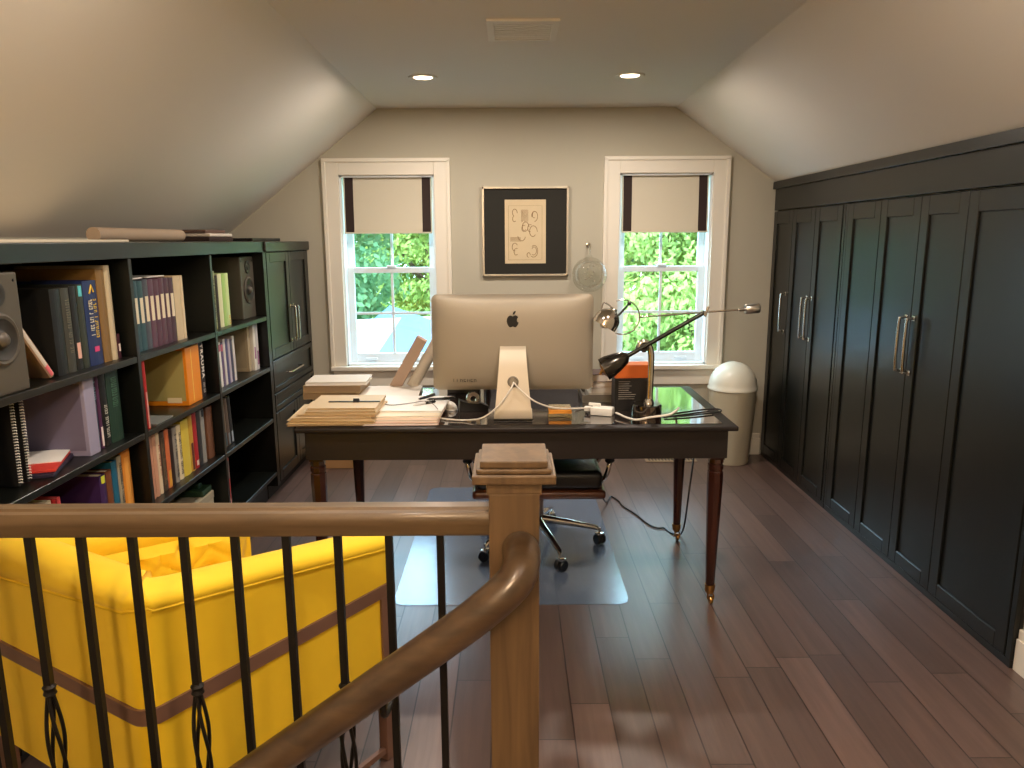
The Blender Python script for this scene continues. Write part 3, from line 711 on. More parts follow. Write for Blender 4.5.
# emblem
def logo_poly():
    P_ = [(0, .30), (.10, .36), (.22, .40), (.36, .34), (.44, .24), (.36, .14), (.33, .02), (.36, -.10), (.47, -.20), (.42, -.34), (.34, -.46), (.24, -.56), (.14, -.56), (.05, -.51), (-.05, -.51), (-.14, -.56), (-.24, -.56), (-.34, -.46), (-.43, -.30), (-.48, -.10), (-.46, .12), (-.36, .30), (-.22, .385), (-.10, .355)]
    return P_
S = .049
def emb_y(x, z):
    X = x/W2; Zz = (z-(zb+zt)/2)/((zt-zb)/2)
    return -.004-.034*max((1-abs(X)**3.6)*(1-abs(Zz)**3.6), 0)**.62
ez = .389
m = MB(); m.prism([(a*S, ez+c*S) for a, c in logo_poly()], 'y', emb_y(0, ez-.03)-.0012, -.02)
leaf = [(.0, .44), (.02, .58), (.12, .70), (.24, .75), (.23, .62), (.14, .50)]
m.prism([(a*S, ez+c*S) for a, c in leaf], 'y', emb_y(0, ez-.03)-.0012, -.02)
m.build('emblem', BLK, sh)
m = MB(); r_ = random.Random(11)
for k in range(7):
    xx = -.236+k*.0136; y_ = emb_y(xx, .15)-.0012
    m.box(xx, xx+.0019, y_, y_+.02, .144, .144+r_.choice((.012, .0125, .011)))
    if k in (2, 3, 5, 6): m.box(xx+.0028, xx+.009, y_, y_+.02, .153, .1556)
    if k in (2, 4, 6): m.box(xx+.007, xx+.009, y_, y_+.02, .144, .1555)
    if k in (3, 5): m.box(xx+.0028, xx+.008, y_, y_+.02, .144, .147)
m.build('small_lettering', BLK, sh)
# stand: neck and foot
def standf(k):  # (y, z, halfwidth)
    return k
prof = [(-.036, .288, .050), (-.056, .27, .051), (-.075, .20, .056), (-.098, .11, .064), (-.112, .05, .070), (-.117, .028, .0735), (-.113, .012, .0745), (-.10, .004, .0755), (-.06, .0025, .076), (.08, .0025, .078)]
m = MB(); th = .007
A = []; 
for (y, z, hw) in prof: A.append((y, z, hw))
V = []
for i, (y, z, hw) in enumerate(A):
    y2, z2, _ = A[min(i+1, len(A)-1)]; y1, z1, _ = A[max(i-1, 0)]
    d = Vector((0, y2-y1, z2-z1)).normalized(); n_ = Vector((0, -d.z, d.y))
    if n_.y < 0: n_ = -n_ if False else n_
    off = Vector((0, d.z, -d.y))*-th  # towards the screen / upward side
    V.append([m.bm.verts.new((-hw, y, z+.001)), m.bm.verts.new((hw, y, z+.001)), m.bm.verts.new((hw, y+off.y, z+off.z+.001)), m.bm.verts.new((-hw, y+off.y, z+off.z+.001))])
for a_, b_ in zip(V, V[1:]):
    for k in range(4): m.bm.faces.new((a_[k], a_[(k+1) % 4], b_[(k+1) % 4], b_[k]))
m.bm.faces.new(V[0][::-1]); m.bm.faces.new(V[-1])
sd = m.build('stand', ALUL, t, True)
MB().lathe([(.022, 0), (.022, .002), (.017, .003), (.0155, -.002), (0, -.002)], (0, -.0895, .155), 24, Matrix.Rotation(PI/2-.23, 4, 'X')).build('cable_hole', mat('dark_grey_metal', (110, 104, 92), .4, .6), sd, True)
MB().box(-.075, .075, -.118, -.095, .0, .006, .001).build('foot_pad', BLK, sd)
# cables
CAB_ = mat('white_cable', (226, 220, 208), .5)
o = MB().tube(smooth_path([(.006, 2.832, .915), (-.005, 2.805, .895), (-.05, 2.79, .835), (-.11, 2.80, .785), (-.17, 2.83, .7665), (-.25, 2.85, .765), (-.315, 2.90, .765), (-.35, 3.0, .765), (-.33, 3.1, .765)]), .0032, 8).build('white_cable', CAB_, None, True); tag(o, 'white cable leaving the computer stand and curving down to the left', 'cable')
o = MB().tube(smooth_path([(.010, 2.832, .912), (.03, 2.805, .893), (.09, 2.80, .845), (.17, 2.84, .81), (.26, 2.90, .795), (.325, 2.935, .790)]), .0032, 8).build('white_cable', CAB_, None, True); tag(o, 'white cable leaving the computer stand and running right to the adapter', 'cable')
t = thing('power_adapter', 'white power adapter plug lying right of the computer stand', 'adapter', (.365, 2.935, DT), -.35)
MB().box(-.045, .045, -.028, .028, 0, .032, .007).build('adapter_body', WHT, t, True)
MB().box(-.075, -.045, -.014, .014, .012, .030, .005).build('cable_clip', WHT, t, True)
MB().box(-.06, -.01, .006, .018, .032, .044, .004).build('fold_out_arm', WHT, t, True)
o = MB().tube(smooth_path([(.415, 2.905, .775), (.47, 2.80, .772), (.53, 2.765, .79), (.60, 2.765, .80), (.64, 2.80, .815), (.655, 2.87, .80), (.66, 2.93, .77)]), .0042, 8).build('white_cable', CAB_, None, True); tag(o, 'thick white cable looping in front of the lamp base', 'cable')
# sticky note box
t = thing('note_box', 'small clear box of orange note pads before the computer', 'box', (.192, 2.925, DT))
MB().box(-.047, .047, -.035, .035, 0, .014, .002).build('lower_tray', glass_mat('clear_plastic', (235, 225, 190), .12, .25, .1, (220, 200, 150)), t)
MB().box(-.045, .045, -.033, .033, .0145, .030, .002).build('note_pad', mat('orange_notes', (230, 150, 50), .7), t)
MB().box(-.044, .044, -.032, .032, .0305, .040, .003).build('clear_lid', glass_mat('clear_plastic_lid', (240, 230, 210), .2, .3, .1, (226, 214, 180)), t)
# little things left of the computer foot
t = thing('tape_dispenser', 'black and chrome tape dispenser left of the computer stand', 'tape dispenser', (-.162, 3.02, DT), .2)
MB().prism([(-.06, 0), (.06, 0), (.062, .02), (.03, .034), (-.02, .036), (-.058, .05)], 'y', -.022, .022).build('dispenser_body', BLK, t)
MB().lathe([(.012, -.01), (.028, -.01), (.028, .01), (.012, .01), (.012, -.01)], (.0, 0, .052), 24, Matrix.Rotation(PI/2, 4, 'X')).build('tape_roll', CHROME, t, True)
t = thing('computer_mouse', 'white and black mouse lying on the desk left of the computer', 'mouse', (-.265, 3.06, DT), .5)
MB().grid(lambda u, v: Vector((.030*math.sin(PI*v)*math.cos(2*PI*u)*1.0, .055*math.sin(PI*v)*math.sin(2*PI*u), .001+.032*max(math.cos(PI*v), 0))), 24, 14).build('mouse_shell', WHT, t, True)
MB().box(-.004, .004, .01, .03, .024, .034, .003).build('scroll_wheel', BLK, t)

# ------------------------------------------------------------------ desk lamp
LY = 2.905
t = thing('desk_lamp', 'chrome balanced-arm desk lamp with counterweights on a round mirrored base', 'lamp', (0, 0, 0))
MB().lathe([(0, 0), (.060, 0), (.060, .048), (.056, .052), (.03, .052), (0, .052)], (.537, LY, DT), 40).build('base', mat('smoked_chrome', (120, 112, 104), .08, 1), t, True)
MB().lathe([(0, .052), (.022, .052), (.020, .062), (.014, .072), (0, .072)], (.545, LY, DT), 24).build('base_collar', CHROME, t, True)
MB().tube(smooth_path([(.548, LY, DT+.05), (.550, LY, .95), (.549, LY, 1.01), (.540, LY, 1.045), (.522, LY, 1.06), (.505, LY, 1.052), (.497, LY, 1.03)], 6), .0125, 16, radii=None).build('post', CHROME, t, True)
MB().lathe([(0, -.02), (.013, -.02), (.015, -.014), (.015, .014), (.013, .02), (0, .02)], (.518, LY, 1.035), 20, Matrix.Rotation(PI/2, 4, 'X')).build('joint', BLK, t, True)
p0 = Vector((.425, LY-.022, .992)); p1 = Vector((.748, LY-.022, 1.178)); dv = (p1-p0).normalized()
MB().tube([p0, p1], .0085, 14).build('lower_arm', mat('dark_steel', (70, 72, 66), .25, .9), t, True)
cw = MB(); q = [p0+dv*.035, p0+dv*.02, p0-dv*.01, p0-dv*.05, p0-dv*.075]
cw.tube(q, 0, 28, radii=[.010, .026, .036, .045, .046]).build('cone_counterweight', mat('gunmetal', (74, 70, 64), .2, .9), t, True)
cf = MB(); cf.tube([p0-dv*.0755, p0-dv*.082], 0, 6, radii=[.036, .018]).tube([p0-dv*.08+Vector((0, -.0, .0)), p0-dv*.09+Vector((0, 0, -.012))], .006, 8); cf.build('brass_cap', BRASS, t)
a0 = Vector((.50, LY+.0, 1.158)); a1 = Vector((.905, LY, 1.186))
MB().tube([a0, a1], .0036, 10).build('upper_arm', CHROME, t, True)
MB().lathe([(0, -.03), (.007, -.03), (.009, -.02), (.009, .02), (.007, .03), (0, .03)], (.748, LY-.005, 1.173), 16, Matrix.Rotation(PI/2, 4, 'X')).tube([(.748, LY-.024, 1.16), (.76, LY-.024, 1.20)], .005, 8).build('elbow', CHROME, t, True)
MB().lathe([(0, 0), (.017, 0), (.019, .003), (.019, .052), (.016, .056), (0, .056)], (.910, LY, 1.1865), 24, Matrix.Rotation(PI/2-.07, 4, 'Y')).tube([(.885, LY, 1.1845), (.912, LY, 1.1865)], .007, 10).build('counterweight', STEEL, t, True)
hd = MB(); RH = Matrix.Rotation(.55, 4, 'Y')
hd.lathe([(0, .050), (.012, .050), (.016, .040), (.034, .030), (.047, .012), (.051, -.008), (.051, -.028), (.048, -.028), (.047, -.008), (.042, .010), (.03, .024), (0, .03)], (.375, LY, 1.150), 32, RH)
hdo = hd.build('lamp_head', CHROME, t, True)
MB().lathe([(0, .0), (.018, -.004), (.024, -.018), (.016, -.034), (0, -.04)], (.375, LY, 1.150), 20, RH).build('bulb', mat('frosted_bulb', (210, 205, 195), .3), hdo, True)
hp = MB(); hoop = []
for k in range(19):
    a = -PI*.62+k*PI*1.24/18; hoop.append((.432+.068*math.cos(a), LY, 1.158+.068*math.sin(a)))
hp.tube(hoop, .0028, 8).build('hoop_handle', CHROME, t, True)
MB().tube([(.415, LY-.01, 1.165), (.452, LY-.012, 1.208)], .0045, 8).lathe([(0, -.009), (.008, -.005), (.008, .005), (0, .009)], (.456, LY-.012, 1.212), 12).build('knob', BLK, t, True)
MB().tube(smooth_path([(.35, LY, 1.19), (.36, LY, 1.215), (.385, LY, 1.20), (.40, LY, 1.175)]), .003, 8).build('head_bracket', CHROME, t, True)

# black loop of cable right of the lamp base
o = MB().tube(smooth_path([(.600, 2.90, .764), (.70, 2.95, .765), (.80, 3.0, .765), (.852, 3.0, .7655), (.845, 2.955, .765), (.75, 2.91, .765), (.66, 2.88, .765), (.602, 2.87, .765)]), .0035, 8).build('black_cable', BLK, None, True); tag(o, 'black cable loop lying on the desk right of the lamp', 'cable')

# carton
t = thing('carton', 'orange and black carton standing behind the lamp base', 'box', (.497, 3.055, DT), .03)
MB().box(-.074, .074, -.045, .045, 0, .135, .001).build('black_lower_part', mat('black_card', (22, 20, 20), .5), t)
MB().box(-.0745, .0745, -.0455, .0455, .1355, .19, .001).build('orange_upper_part', mat('orange_card', (214, 104, 34), .55), t)
m = MB(); r_ = random.Random(4)
for k in range(9):
    z = .12-k*.009; m.box(-.06, -.06+r_.uniform(.04, .075), -.0462, -.0452, z, z+.0022)
m.build('printed_lines', mat('grey_print', (150, 146, 140), .6), t)

# books right-back of computer
t = thing('grey_tray', 'grey metal desk tray behind the adapter', 'tray', (.43, 3.27, DT))
MB().box(-.125, .125, -.11, .11, 0, .006, .002).box(-.125, -.12, -.11, .11, .006, .035, .001).box(.12, .125, -.11, .11, .006, .035, .001).box(-.12, .12, -.11, -.105, .006, .035, .001).box(-.12, .12, .105, .11, .006, .035, .001).build('tray_body', mat('grey_enamel', (120, 116, 106), .4, .3), t)
def flatbook(cx_, cy_, z, w, d, h, rgb, lab, group, rz=0, name='book', pg=None):
    m = MB(); c = .0022 if h > .008 else h*.25
    m.box(-w/2, w/2, -d/2, d/2, 0, c).box(-w/2, w/2, -d/2, d/2, h-c, h).box(-w/2, -w/2+c, -d/2, d/2, c, h-c)
    o = m.build(name, cmat(rgb)); o.location = (cx_, cy_, z); o.rotation_euler = (0, 0, rz); tag(o, lab, 'book', group)
    MB().box(-w/2+c, w/2-.003, -d/2+.003, d/2-.003, c, h-c).build('pages', pg or PAPER, o)
    return o
g = 'books stacked in the grey tray'
flatbook(.435, 3.27, DT+.0065, .2, .17, .030, (204, 200, 190), 'pale book lowest in the grey tray', g)
flatbook(.44, 3.27, DT+.037, .19, .16, .024, (226, 220, 208), 'white book in the middle of the tray stack', g, .05)
flatbook(.44, 3.275, DT+.0615, .19, .15, .022, (214, 204, 190), 'cream book upper in the tray stack', g, -.05)
flatbook(.43, 3.27, DT+.084, .18, .14, .034, (58, 22, 22), 'dark maroon book on top of the tray stack', g, .08)

# ------------------------------------------------------------------ papers on the desk
g = 'manila folders in the front-left stack'
MAN = [(200, 172, 124), (206, 182, 142), (212, 192, 156), (200, 174, 134), (218, 204, 176), (210, 188, 152)]
z = DT; r_ = random.Random(21)
labs = ['bottom manila folder jutting over the left desk corner', 'second manila folder from the bottom', 'third manila folder of the stack', 'fourth manila folder of the stack', 'fifth, paler manila folder of the stack', 'top manila folder under the binder clip']
dxs = [(-.70, .33, 0.02), (-.69, .34, -.03), (-.70, .31, .04), (-.675, .31, -.02), (-.665, .28, .03), (-.66, .27, 0)]
for k in range(6):
    cx_, w_, rz = dxs[k]; h = .0105
    m = MB(); m.box(-w_/2, w_/2, -.115, .125, 0, .0012, .0004, seg=1).box(-w_/2, w_/2, -.122, .12, h-.0012, h-.0002, .0003, seg=1).box(-w_/2, w_/2, .118, .125, 0, h-.0002)
    o = m.build('manila_folder', cmat(MAN[k])); o.location = (cx_, 2.885+.006*k, z); o.rotation_euler = (0, 0, rz); tag(o, labs[k], 'folder', g)
    MB().box(-w_/2+.006, w_/2-.006, -.112, .112, .0014, h-.0015).build('sheets', mat('folder_sheets', (228, 212, 180), .8, var=.1, vscale=220, stretch=(.05, .05, 1)), o)
    z += h+.0004
t = thing('binder_clip', 'black binder clip and band on the top manila folder', 'clip', (-.62, 2.90, z+.0005))
MB().box(-.11, .095, -.006, .006, 0, .003, .001).build('band', BLK, t); MB().prism([(-.012, 0), (.012, 0), (0, .014)], 'x', -.012, .012).build('clip_body', BLK, t)
# right pile
g = 'papers in the front-middle pile'
z = DT
for k, (cx_, cy_, w_, d_, h, rgb, rz, lb) in enumerate([(-.43, 2.90, .29, .26, .010, (212, 182, 164), .02, 'pink-cream folder lowest in the middle pile'), (-.42, 2.91, .28, .25, .009, (220, 198, 178), -.04, 'peach folder second in the middle pile'), (-.425, 2.935, .28, .25, .008, (234, 222, 196), .05, 'cream papers third in the middle pile'), (-.42, 3.02, .30, .30, .007, (238, 236, 230), -.06, 'white papers under the pens')]):
    m = MB(); m.box(-w_/2, w_/2, -d_/2, d_/2, 0, .0012).box(-w_/2, w_/2, -d_/2, d_/2-.01, h-.0012, h)
    o = m.build('paper_pile', cmat(rgb)); o.location = (cx_, cy_, z); o.rotation_euler = (0, 0, rz); tag(o, lb, 'paper', g)
    MB().box(-w_/2+.005, w_/2-.004, -d_/2+.003, d_/2-.012, .0014, h-.0014).build('sheets', PAPER, o); z += h+.0004
zp = z
flat = [(-.50, 3.36, .24, .30, .05, 'large white sheet stack behind the middle pile'), (-.42, 3.33, .0, .0, 0, '')]
for cx_, cy_, w_, d_, rz, lb in [(-.53, 3.36, .28, .28, .04, 'white papers at the desk back, left of the leaning tubes')]:
    o = MB().box(-w_/2, w_/2, -d_/2, d_/2, 0, .018, .001).build('paper_pile', PAPER); o.location = (cx_-.03, cy_-.02, DT); o.rotation_euler = (0, 0, rz); tag(o, lb, 'paper')
def pen(x, y, z, rz, rgb, lab, L=.13):
    t = thing('pen', lab, 'pen', (x, y, z+.0055), rz, 'pens on the papers')
    MB().tube([(-L/2, 0, 0), (-L/2+.012, 0, 0), (L/2-.05, 0, 0)], 0, 10, radii=[.001, .0045, .005]).build('barrel', cmat(rgb), t, True)
    MB().tube([(L/2-.05, 0, 0), (L/2, 0, 0)], .0055, 10).build('cap', BLK, t, True)
    MB().box(L/2-.045, L/2-.005, -.0015, .0015, .0055, .008).build('clip', STEEL, t)
pen(-.36, 2.98, zp, .75, (200, 196, 190), 'silver and black pen, nearer one on the papers', .11)
pen(-.365, 3.11, zp, 1.0, (30, 34, 44), 'dark pen lying farther back on the papers', .11)
pen(-.30, 3.07, zp, .2, (30, 30, 32), 'thin dark pen at the right edge of the papers', .12)
o = MB().tube(smooth_path([(-.56, 3.05, zp+.0035), (-.50, 2.96, zp+.0035), (-.42, 2.99, zp+.0035), (-.35, 2.99, zp+.012), (-.30, 2.90, zp+.0035), (-.285, 2.87, .7665)]), .002, 6).build('cable', mat('grey_cord', (128, 124, 118), .6), None, True); tag(o, 'thin grey cord lying across the white papers', 'cord')
# back-left books
g = 'books at the back left of the desk'
flatbook(-.81, 3.36, DT, .25, .20, .030, (150, 124, 88), 'tan book lowest at the desk back left corner', g, .02, pg=cmat((140, 116, 84)))
flatbook(-.80, 3.36, DT+.0305, .26, .20, .030, (168, 144, 106), 'second tan book under the white one', g, -.03, pg=cmat((150, 124, 92)))
o = flatbook(-.79, 3.36, DT+.061, .27, .19, .016, (214, 208, 196), 'white-topped book on the tan books', g, .04)
# leaning tubes and box behind the computer
t = thing('document_box', 'upright black box behind the computer, holding up the leaning tubes', 'box', (-.225, 3.43, DT))
MB().box(-.075, .075, -.05, .05, 0, .24, .003).build('box_body', mat('box_grey', (64, 60, 56), .5), t)
MB().box(-.078, .078, -.053, .053, .2405, .26, .003).build('lid', BLK, t)
KR = mat('pinkish_cardboard', (176, 150, 128), .8, var=.04)
def lean(x, y, w, L, ang, lab, rgbm, roll=False):
    o = MB()
    if roll:
        for k in range(5):
            r = .028-.001*k; o.lathe([(r-.003, 0), (r, 0), (r, L-.012*k), (r-.003, L-.012*k)], (0, 0, 0), 22)
    else: o.box(-w/2, w/2, -.03, .03, 0, L, .002)
    ob = o.build('leaning_tube' if roll else 'leaning_carton', rgbm, None, roll); ob.location = (x, y, DT+w/2*math.sin(ang)); ob.rotation_euler = (0, ang, 0); tag(ob, lab, 'carton' if not roll else 'tube'); return ob
c1 = lean(-.555, 3.49, .052, .265, math.radians(30), 'narrow pinkish cardboard carton leaning in front of the left window', KR)
c2 = lean(-.475, 3.485, .056, .34, math.radians(30), 'rolled papers leaning between carton and computer', mat('rolled_paper', (196, 184, 164), .8, var=.15, vscale=30, stretch=(1, 1, 12)), True)

# ------------------------------------------------------------------ office chair
CX_, CY_ = .115, 3.40
t = thing('office_chair', 'black leather office chair with walnut shell on chrome star base behind the desk', 'chair', (CX_, CY_, .004))
b = MB()
for k in range(5):
    a = math.radians(-71+72*k); ca, sa = math.cos(a), math.sin(a)
    b.tube([(0.02*ca, .02*sa, .135), (.15*ca, .15*sa, .115), (.29*ca, .29*sa, .085), (.30*ca, .30*sa, .07)], 0, 10, radii=[.022, .017, .012, .009])
b.tube([(0, 0, .10), (0, 0, .30)], .027, 20).tube([(0, 0, .16), (0, 0, .24)], .034, 20)
b.build('star_base', CHROME, t, True)
for k in range(5):
    a = math.radians(-71+72*k); ca, sa = math.cos(a), math.sin(a); px, py = .305*ca, .305*sa
    w_ = MB(); R_ = Matrix.Rotation(a+.5, 4, 'Z') @ Matrix.Rotation(PI/2, 4, 'Y')
    for o_ in (-.013, .013):
        ofs = Vector((px, py, .027)) + Matrix.Rotation(a+.5, 4, 'Z') @ Vector((o_, 0, 0))
        w_.lathe([(0, -.009), (.024, -.009), (.0265, -.005), (.0265, .005), (.024, .009), (0, .009)], ofs, 20, R_)
    cs = w_.build('caster', BLK, t, True)
    MB().box(-.020, .020, -.014, .016, .045, .060, .005, M=Matrix.Translation((px, py, 0)) @ Matrix.Rotation(a+.5, 4, 'Z')).tube([(px, py, .05), (px, py, .085)], .006, 8).build('caster_fork', CHROME, cs, True)
sp_ = MB().box(-.29, .29, -.33, .22, .345, .385, .018, seg=3); sp_.build('seat_shell', WALNUT, t, True)
MB().box(-.275, .275, -.325, .20, .386, .47, .03, seg=4).build('seat_cushion', LEATHER, t, True)
MB().box(-.26, .26, .20, .24, .45, .95, .02, M=Matrix.Rotation(-.12, 4, 'X'), seg=3).build('back_shell', WALNUT, t, True)
MB().box(-.25, .25, .13, .199, .47, .93, .03, M=Matrix.Rotation(-.12, 4, 'X'), seg=4).build('back_cushion', LEATHER, t, True)
for s in (-1, 1):
    m = MB(); m.tube(smooth_path([(s*.27, .10, .36), (s*.315, .08, .42), (s*.325, .02, .50), (s*.32, -.08, .522), (s*.315, -.22, .505), (s*.31, -.255, .48), (s*.30, -.24, .43), (s*.28, -.18, .375)], 6), .011, 10)
    am = m.build('arm_frame', CHROME, t, True)
    MB().tube(smooth_path([(s*.322, .03, .530), (s*.32, -.08, .543), (s*.315, -.20, .530), (s*.312, -.255, .500)], 5), .021, 14).build('arm_pad', LEATHER, am, True)
MB().box(-.10, .10, -.10, .10, .30, .344, .01).tube([(.08, 0, .31), (.24, -.06, .315)], .006, 8).build('tilt_mechanism', BLK, t, True)

# chair mat
MATP = glass_mat('clear_vinyl', (232, 238, 246), .16, .17, .2, (160, 182, 212))
m = MB(); pts = []
X0, X1, Y0, Y1 = -.49, .475, 2.80, 4.26; rr = .05
for (cx_, cy_, a0_) in [(X1-rr, Y0+rr, -PI/2), (X1-rr, Y1-rr, 0), (X0+rr, Y1-rr, PI/2), (X0+rr, Y0+rr, PI)]:
    for k in range(6): a = a0_+k*PI/10; pts.append((cx_+rr*math.cos(a), cy_+rr*math.sin(a)))
m.prism(pts, 'z', .0008, .0035)
tag(m.build('chair_mat', MATP), 'clear plastic chair mat on the floor under the office chair', 'mat')

# cord on the floor
o = MB().tube(smooth_path([(.41, 3.60, .35), (.45, 3.72, .18), (.52, 3.95, .02), (.565, 4.08, .006), (.60, 4.0, .006), (.61, 3.92, .006), (.66, 3.80, .006), (.70, 3.66, .006), (.74, 3.60, .006), (.775, 3.60, .006), (.80, 3.53, .006), (.845, 3.50, .03), (.862, 3.47, .25), (.92, 3.60, .50), (.90, 3.51, .64)], 6), .0045, 8).build('power_cable', BLK, None, True); tag(o, 'black power cord wandering over the floor to the right desk leg', 'cord')
t = thing('floor_register', 'pale metal floor vent by the back wall under the right window', 'vent', (1.06, 4.82, .001))
MB().box(-.17, .17, -.055, .055, 0, .005, .002).build('register_plate', mat('beige_metal', (176, 160, 138), .5, .3), t)
m = MB()
for k in range(14): m.box(-.15+k*.022, -.138+k*.022, -.035, .035, .005, .0062)
m.build('register_slots', BLK, t)
o = MB().box(-.03, .03, -.014, .0, -.05, .05, .003).build('wall_outlet', TRIM); o.location = (.80, YB-.016, .068); tag(o, 'white plug outlet low on the back wall behind the desk', 'outlet')
t = thing('cardboard_box', 'low cardboard box on the floor behind the left desk legs', 'box', (-1.14, 4.78, 0))
MB().box(-.15, .15, -.12, .12, .001, .09, .002).build('box_body', mat('cardboard', (170, 132, 88), .85), t)
MB().box(-.152, .152, -.122, .122, .0905, .098, .002).build('lid', mat('cardboard_lid', (184, 146, 100), .85), t)

# ------------------------------------------------------------------ bin
t = thing('waste_bin', 'cream dome-lidded waste bin beside the wardrobes under the right window', 'bin', (1.446, 4.788, 0))
BINM = mat('cream_plastic', (206, 200, 176), .38)
MB().lathe([(0, .001), (.118, .001), (.122, .01), (.153, .485), (.155, .49), (.147, .49), (0, .49)], n=48).build('bin_body', BINM, t, True)
dm = MB().lathe([(.156, .491), (.160, .494), (.160, .505), (.155, .512)]+[(.154*math.cos(a), .512+.16*math.sin(a)) for a in [k*PI/20 for k in range(1, 10)]]+[(0, .672)], n=48).build('dome_lid', mat('cream_lid', (222, 220, 204), .3), t, True)

# ------------------------------------------------------------------ stair guard
YR = 1.255
t = thing('stair_guard', 'oak guard rail with black iron balusters and square newel post', 'railing', (0, 0, 0))
prof = [(-.024, .955), (.024, .955), (.028, .962), (.028, .972), (.033, .980), (.033, .996), (.028, 1.006), (.018, 1.008), (.015, 1.006), (.012, 1.012), (-.012, 1.012), (-.015, 1.006), (-.018, 1.008), (-.028, 1.006), (-.033, .996), (-.033, .980), (-.028, .972), (-.028, .962)]
MB().prism([(YR+a, .948+(c-.955)*.86) for a, c in prof], 'x', XLK+.002, -.041).build('handrail', OAK, t, True)
NX0, NX1, NY0, NY1 = -.041, .046, 1.213, 1.300
nw = MB().box(NX0, NX1, NY0, NY1, .001, 1.03, .002).build('newel_post', OAKV, t)
c = MB(); nc, ny = (NX0+NX1)/2, (NY0+NY1)/2
for (h0, h1, hw, bv) in [(1.030, 1.0545, .0475, .003), (1.055, 1.071, .0705, .003), (1.0712, 1.080, .0635, .003), (1.0802, 1.092, .057, .002)]:
    c.box(nc-hw, nc+hw, ny-hw, ny+hw, h0, h1, bv)
c.build('newel_cap', OAKV, nw)
MB().box(NX0-.012, NX1+.012, NY0-.012, NY1+.012, .001, .09, .004).build('newel_base', OAKV, nw)
MB().box(XLK+.002, NX0-.001, YR-.045, YR+.03, .0005, .022, .004).build('shoe_rail', OAK, t)
for k in range(19):
    x = -.1295-.0918*k
    if x < XLK+.04: break
    m = MB()
    if k % 3 == 2:
        m.box(x-.0065, x+.0065, YR-.0065, YR+.0065, .632, .950, 0)
        bo = m.build('baluster', IRON, t)
        MB().box(x-.0065, x+.0065, YR-.0065, YR+.0065, .022, .385).build('lower_bar', IRON, bo)
        for zc in (.638, .395):
            MB().tube([(x, YR, zc-.012), (x, YR, zc-.007), (x, YR, zc-.001), (x, YR, zc+.001), (x, YR, zc+.007), (x, YR, zc+.012)], 0, 12, radii=[.008, .012, .010, .010, .0125, .008]).build('collar', IRON, bo, True)
        w_ = MB()
        for j in range(4):
            pts = []
            for i in range(17):
                s_ = i/16; a = j*PI/2+s_*PI*.7; r = .004+.011*math.sin(PI*s_)
                pts.append((x+r*math.cos(a), YR+r*math.sin(a), .634-.235*s_))
            w_.tube(pts, .0036, 8)
        w_.build('basket', IRON, bo, True)
    else:
        m.box(x-.0065, x+.0065, YR-.0065, YR+.0065, .022, .950, 0); m.build('baluster', IRON, t)
# descending handrail
t = thing('stair_handrail', 'dark round oak handrail descending from the newel to the lower left', 'handrail', (0, 0, 0))
def ov(pts, rad=.0315):
    return MB().tube(smooth_path(pts, 8), rad, 24)
m = MB()
P_ = smooth_path([(.012, 1.206, .932), (.015, 1.185, .937), (.014, 1.160, .928), (.002, 1.142, .904), (-.04, 1.132, .866), (-.12, 1.130, .803), (-.40, 1.128, .596), (-.80, 1.126, .302), (-1.2, 1.124, .008)], 8)
m.tube(P_, .0315, 24).build('rail', OAKD, t, True)
br = MB()
for x in (-.22, -.85):
    z = .875-(abs(x)-.02)*.737
    br.tube(smooth_path([(x, 1.129, z-.03), (x, 1.129, z-.055), (x, 1.16, z-.075), (x, 1.205, z-.08)], 4), .006, 8)
    br.tube([(x, 1.203, z-.08), (x, YR-.008, z-.08)], .006, 8)
br.build('rail_bracket', IRON, t, True)

# ------------------------------------------------------------------ yellow armchair
az = math.radians(34); CPX, CPY = -.735, 1.335
# local frame: +X = from back corner towards the front (a), +Y = along the back towards the far side (b)
ta = Vector((math.sin(az), math.cos(az), 0)); tb = Vector((-.860, .510, 0))
ch = thing('armchair', 'yellow velvet tufted armchair with bronze frame behind the stair guard', 'armchair', (CPX, CPY, 0))
MA = Matrix(((ta.x, tb.x, 0), (ta.y, tb.y, 0), (0, 0, 1))).to_4x4()
LA, LB, T = .718, .68, .10
def seam(side, s):
    if side == 'arm': return .745-.118*min(1, s/LA)
    if side == 'far': return .69-.10*min(1, s/LA)
    return .745-.055*s/LB
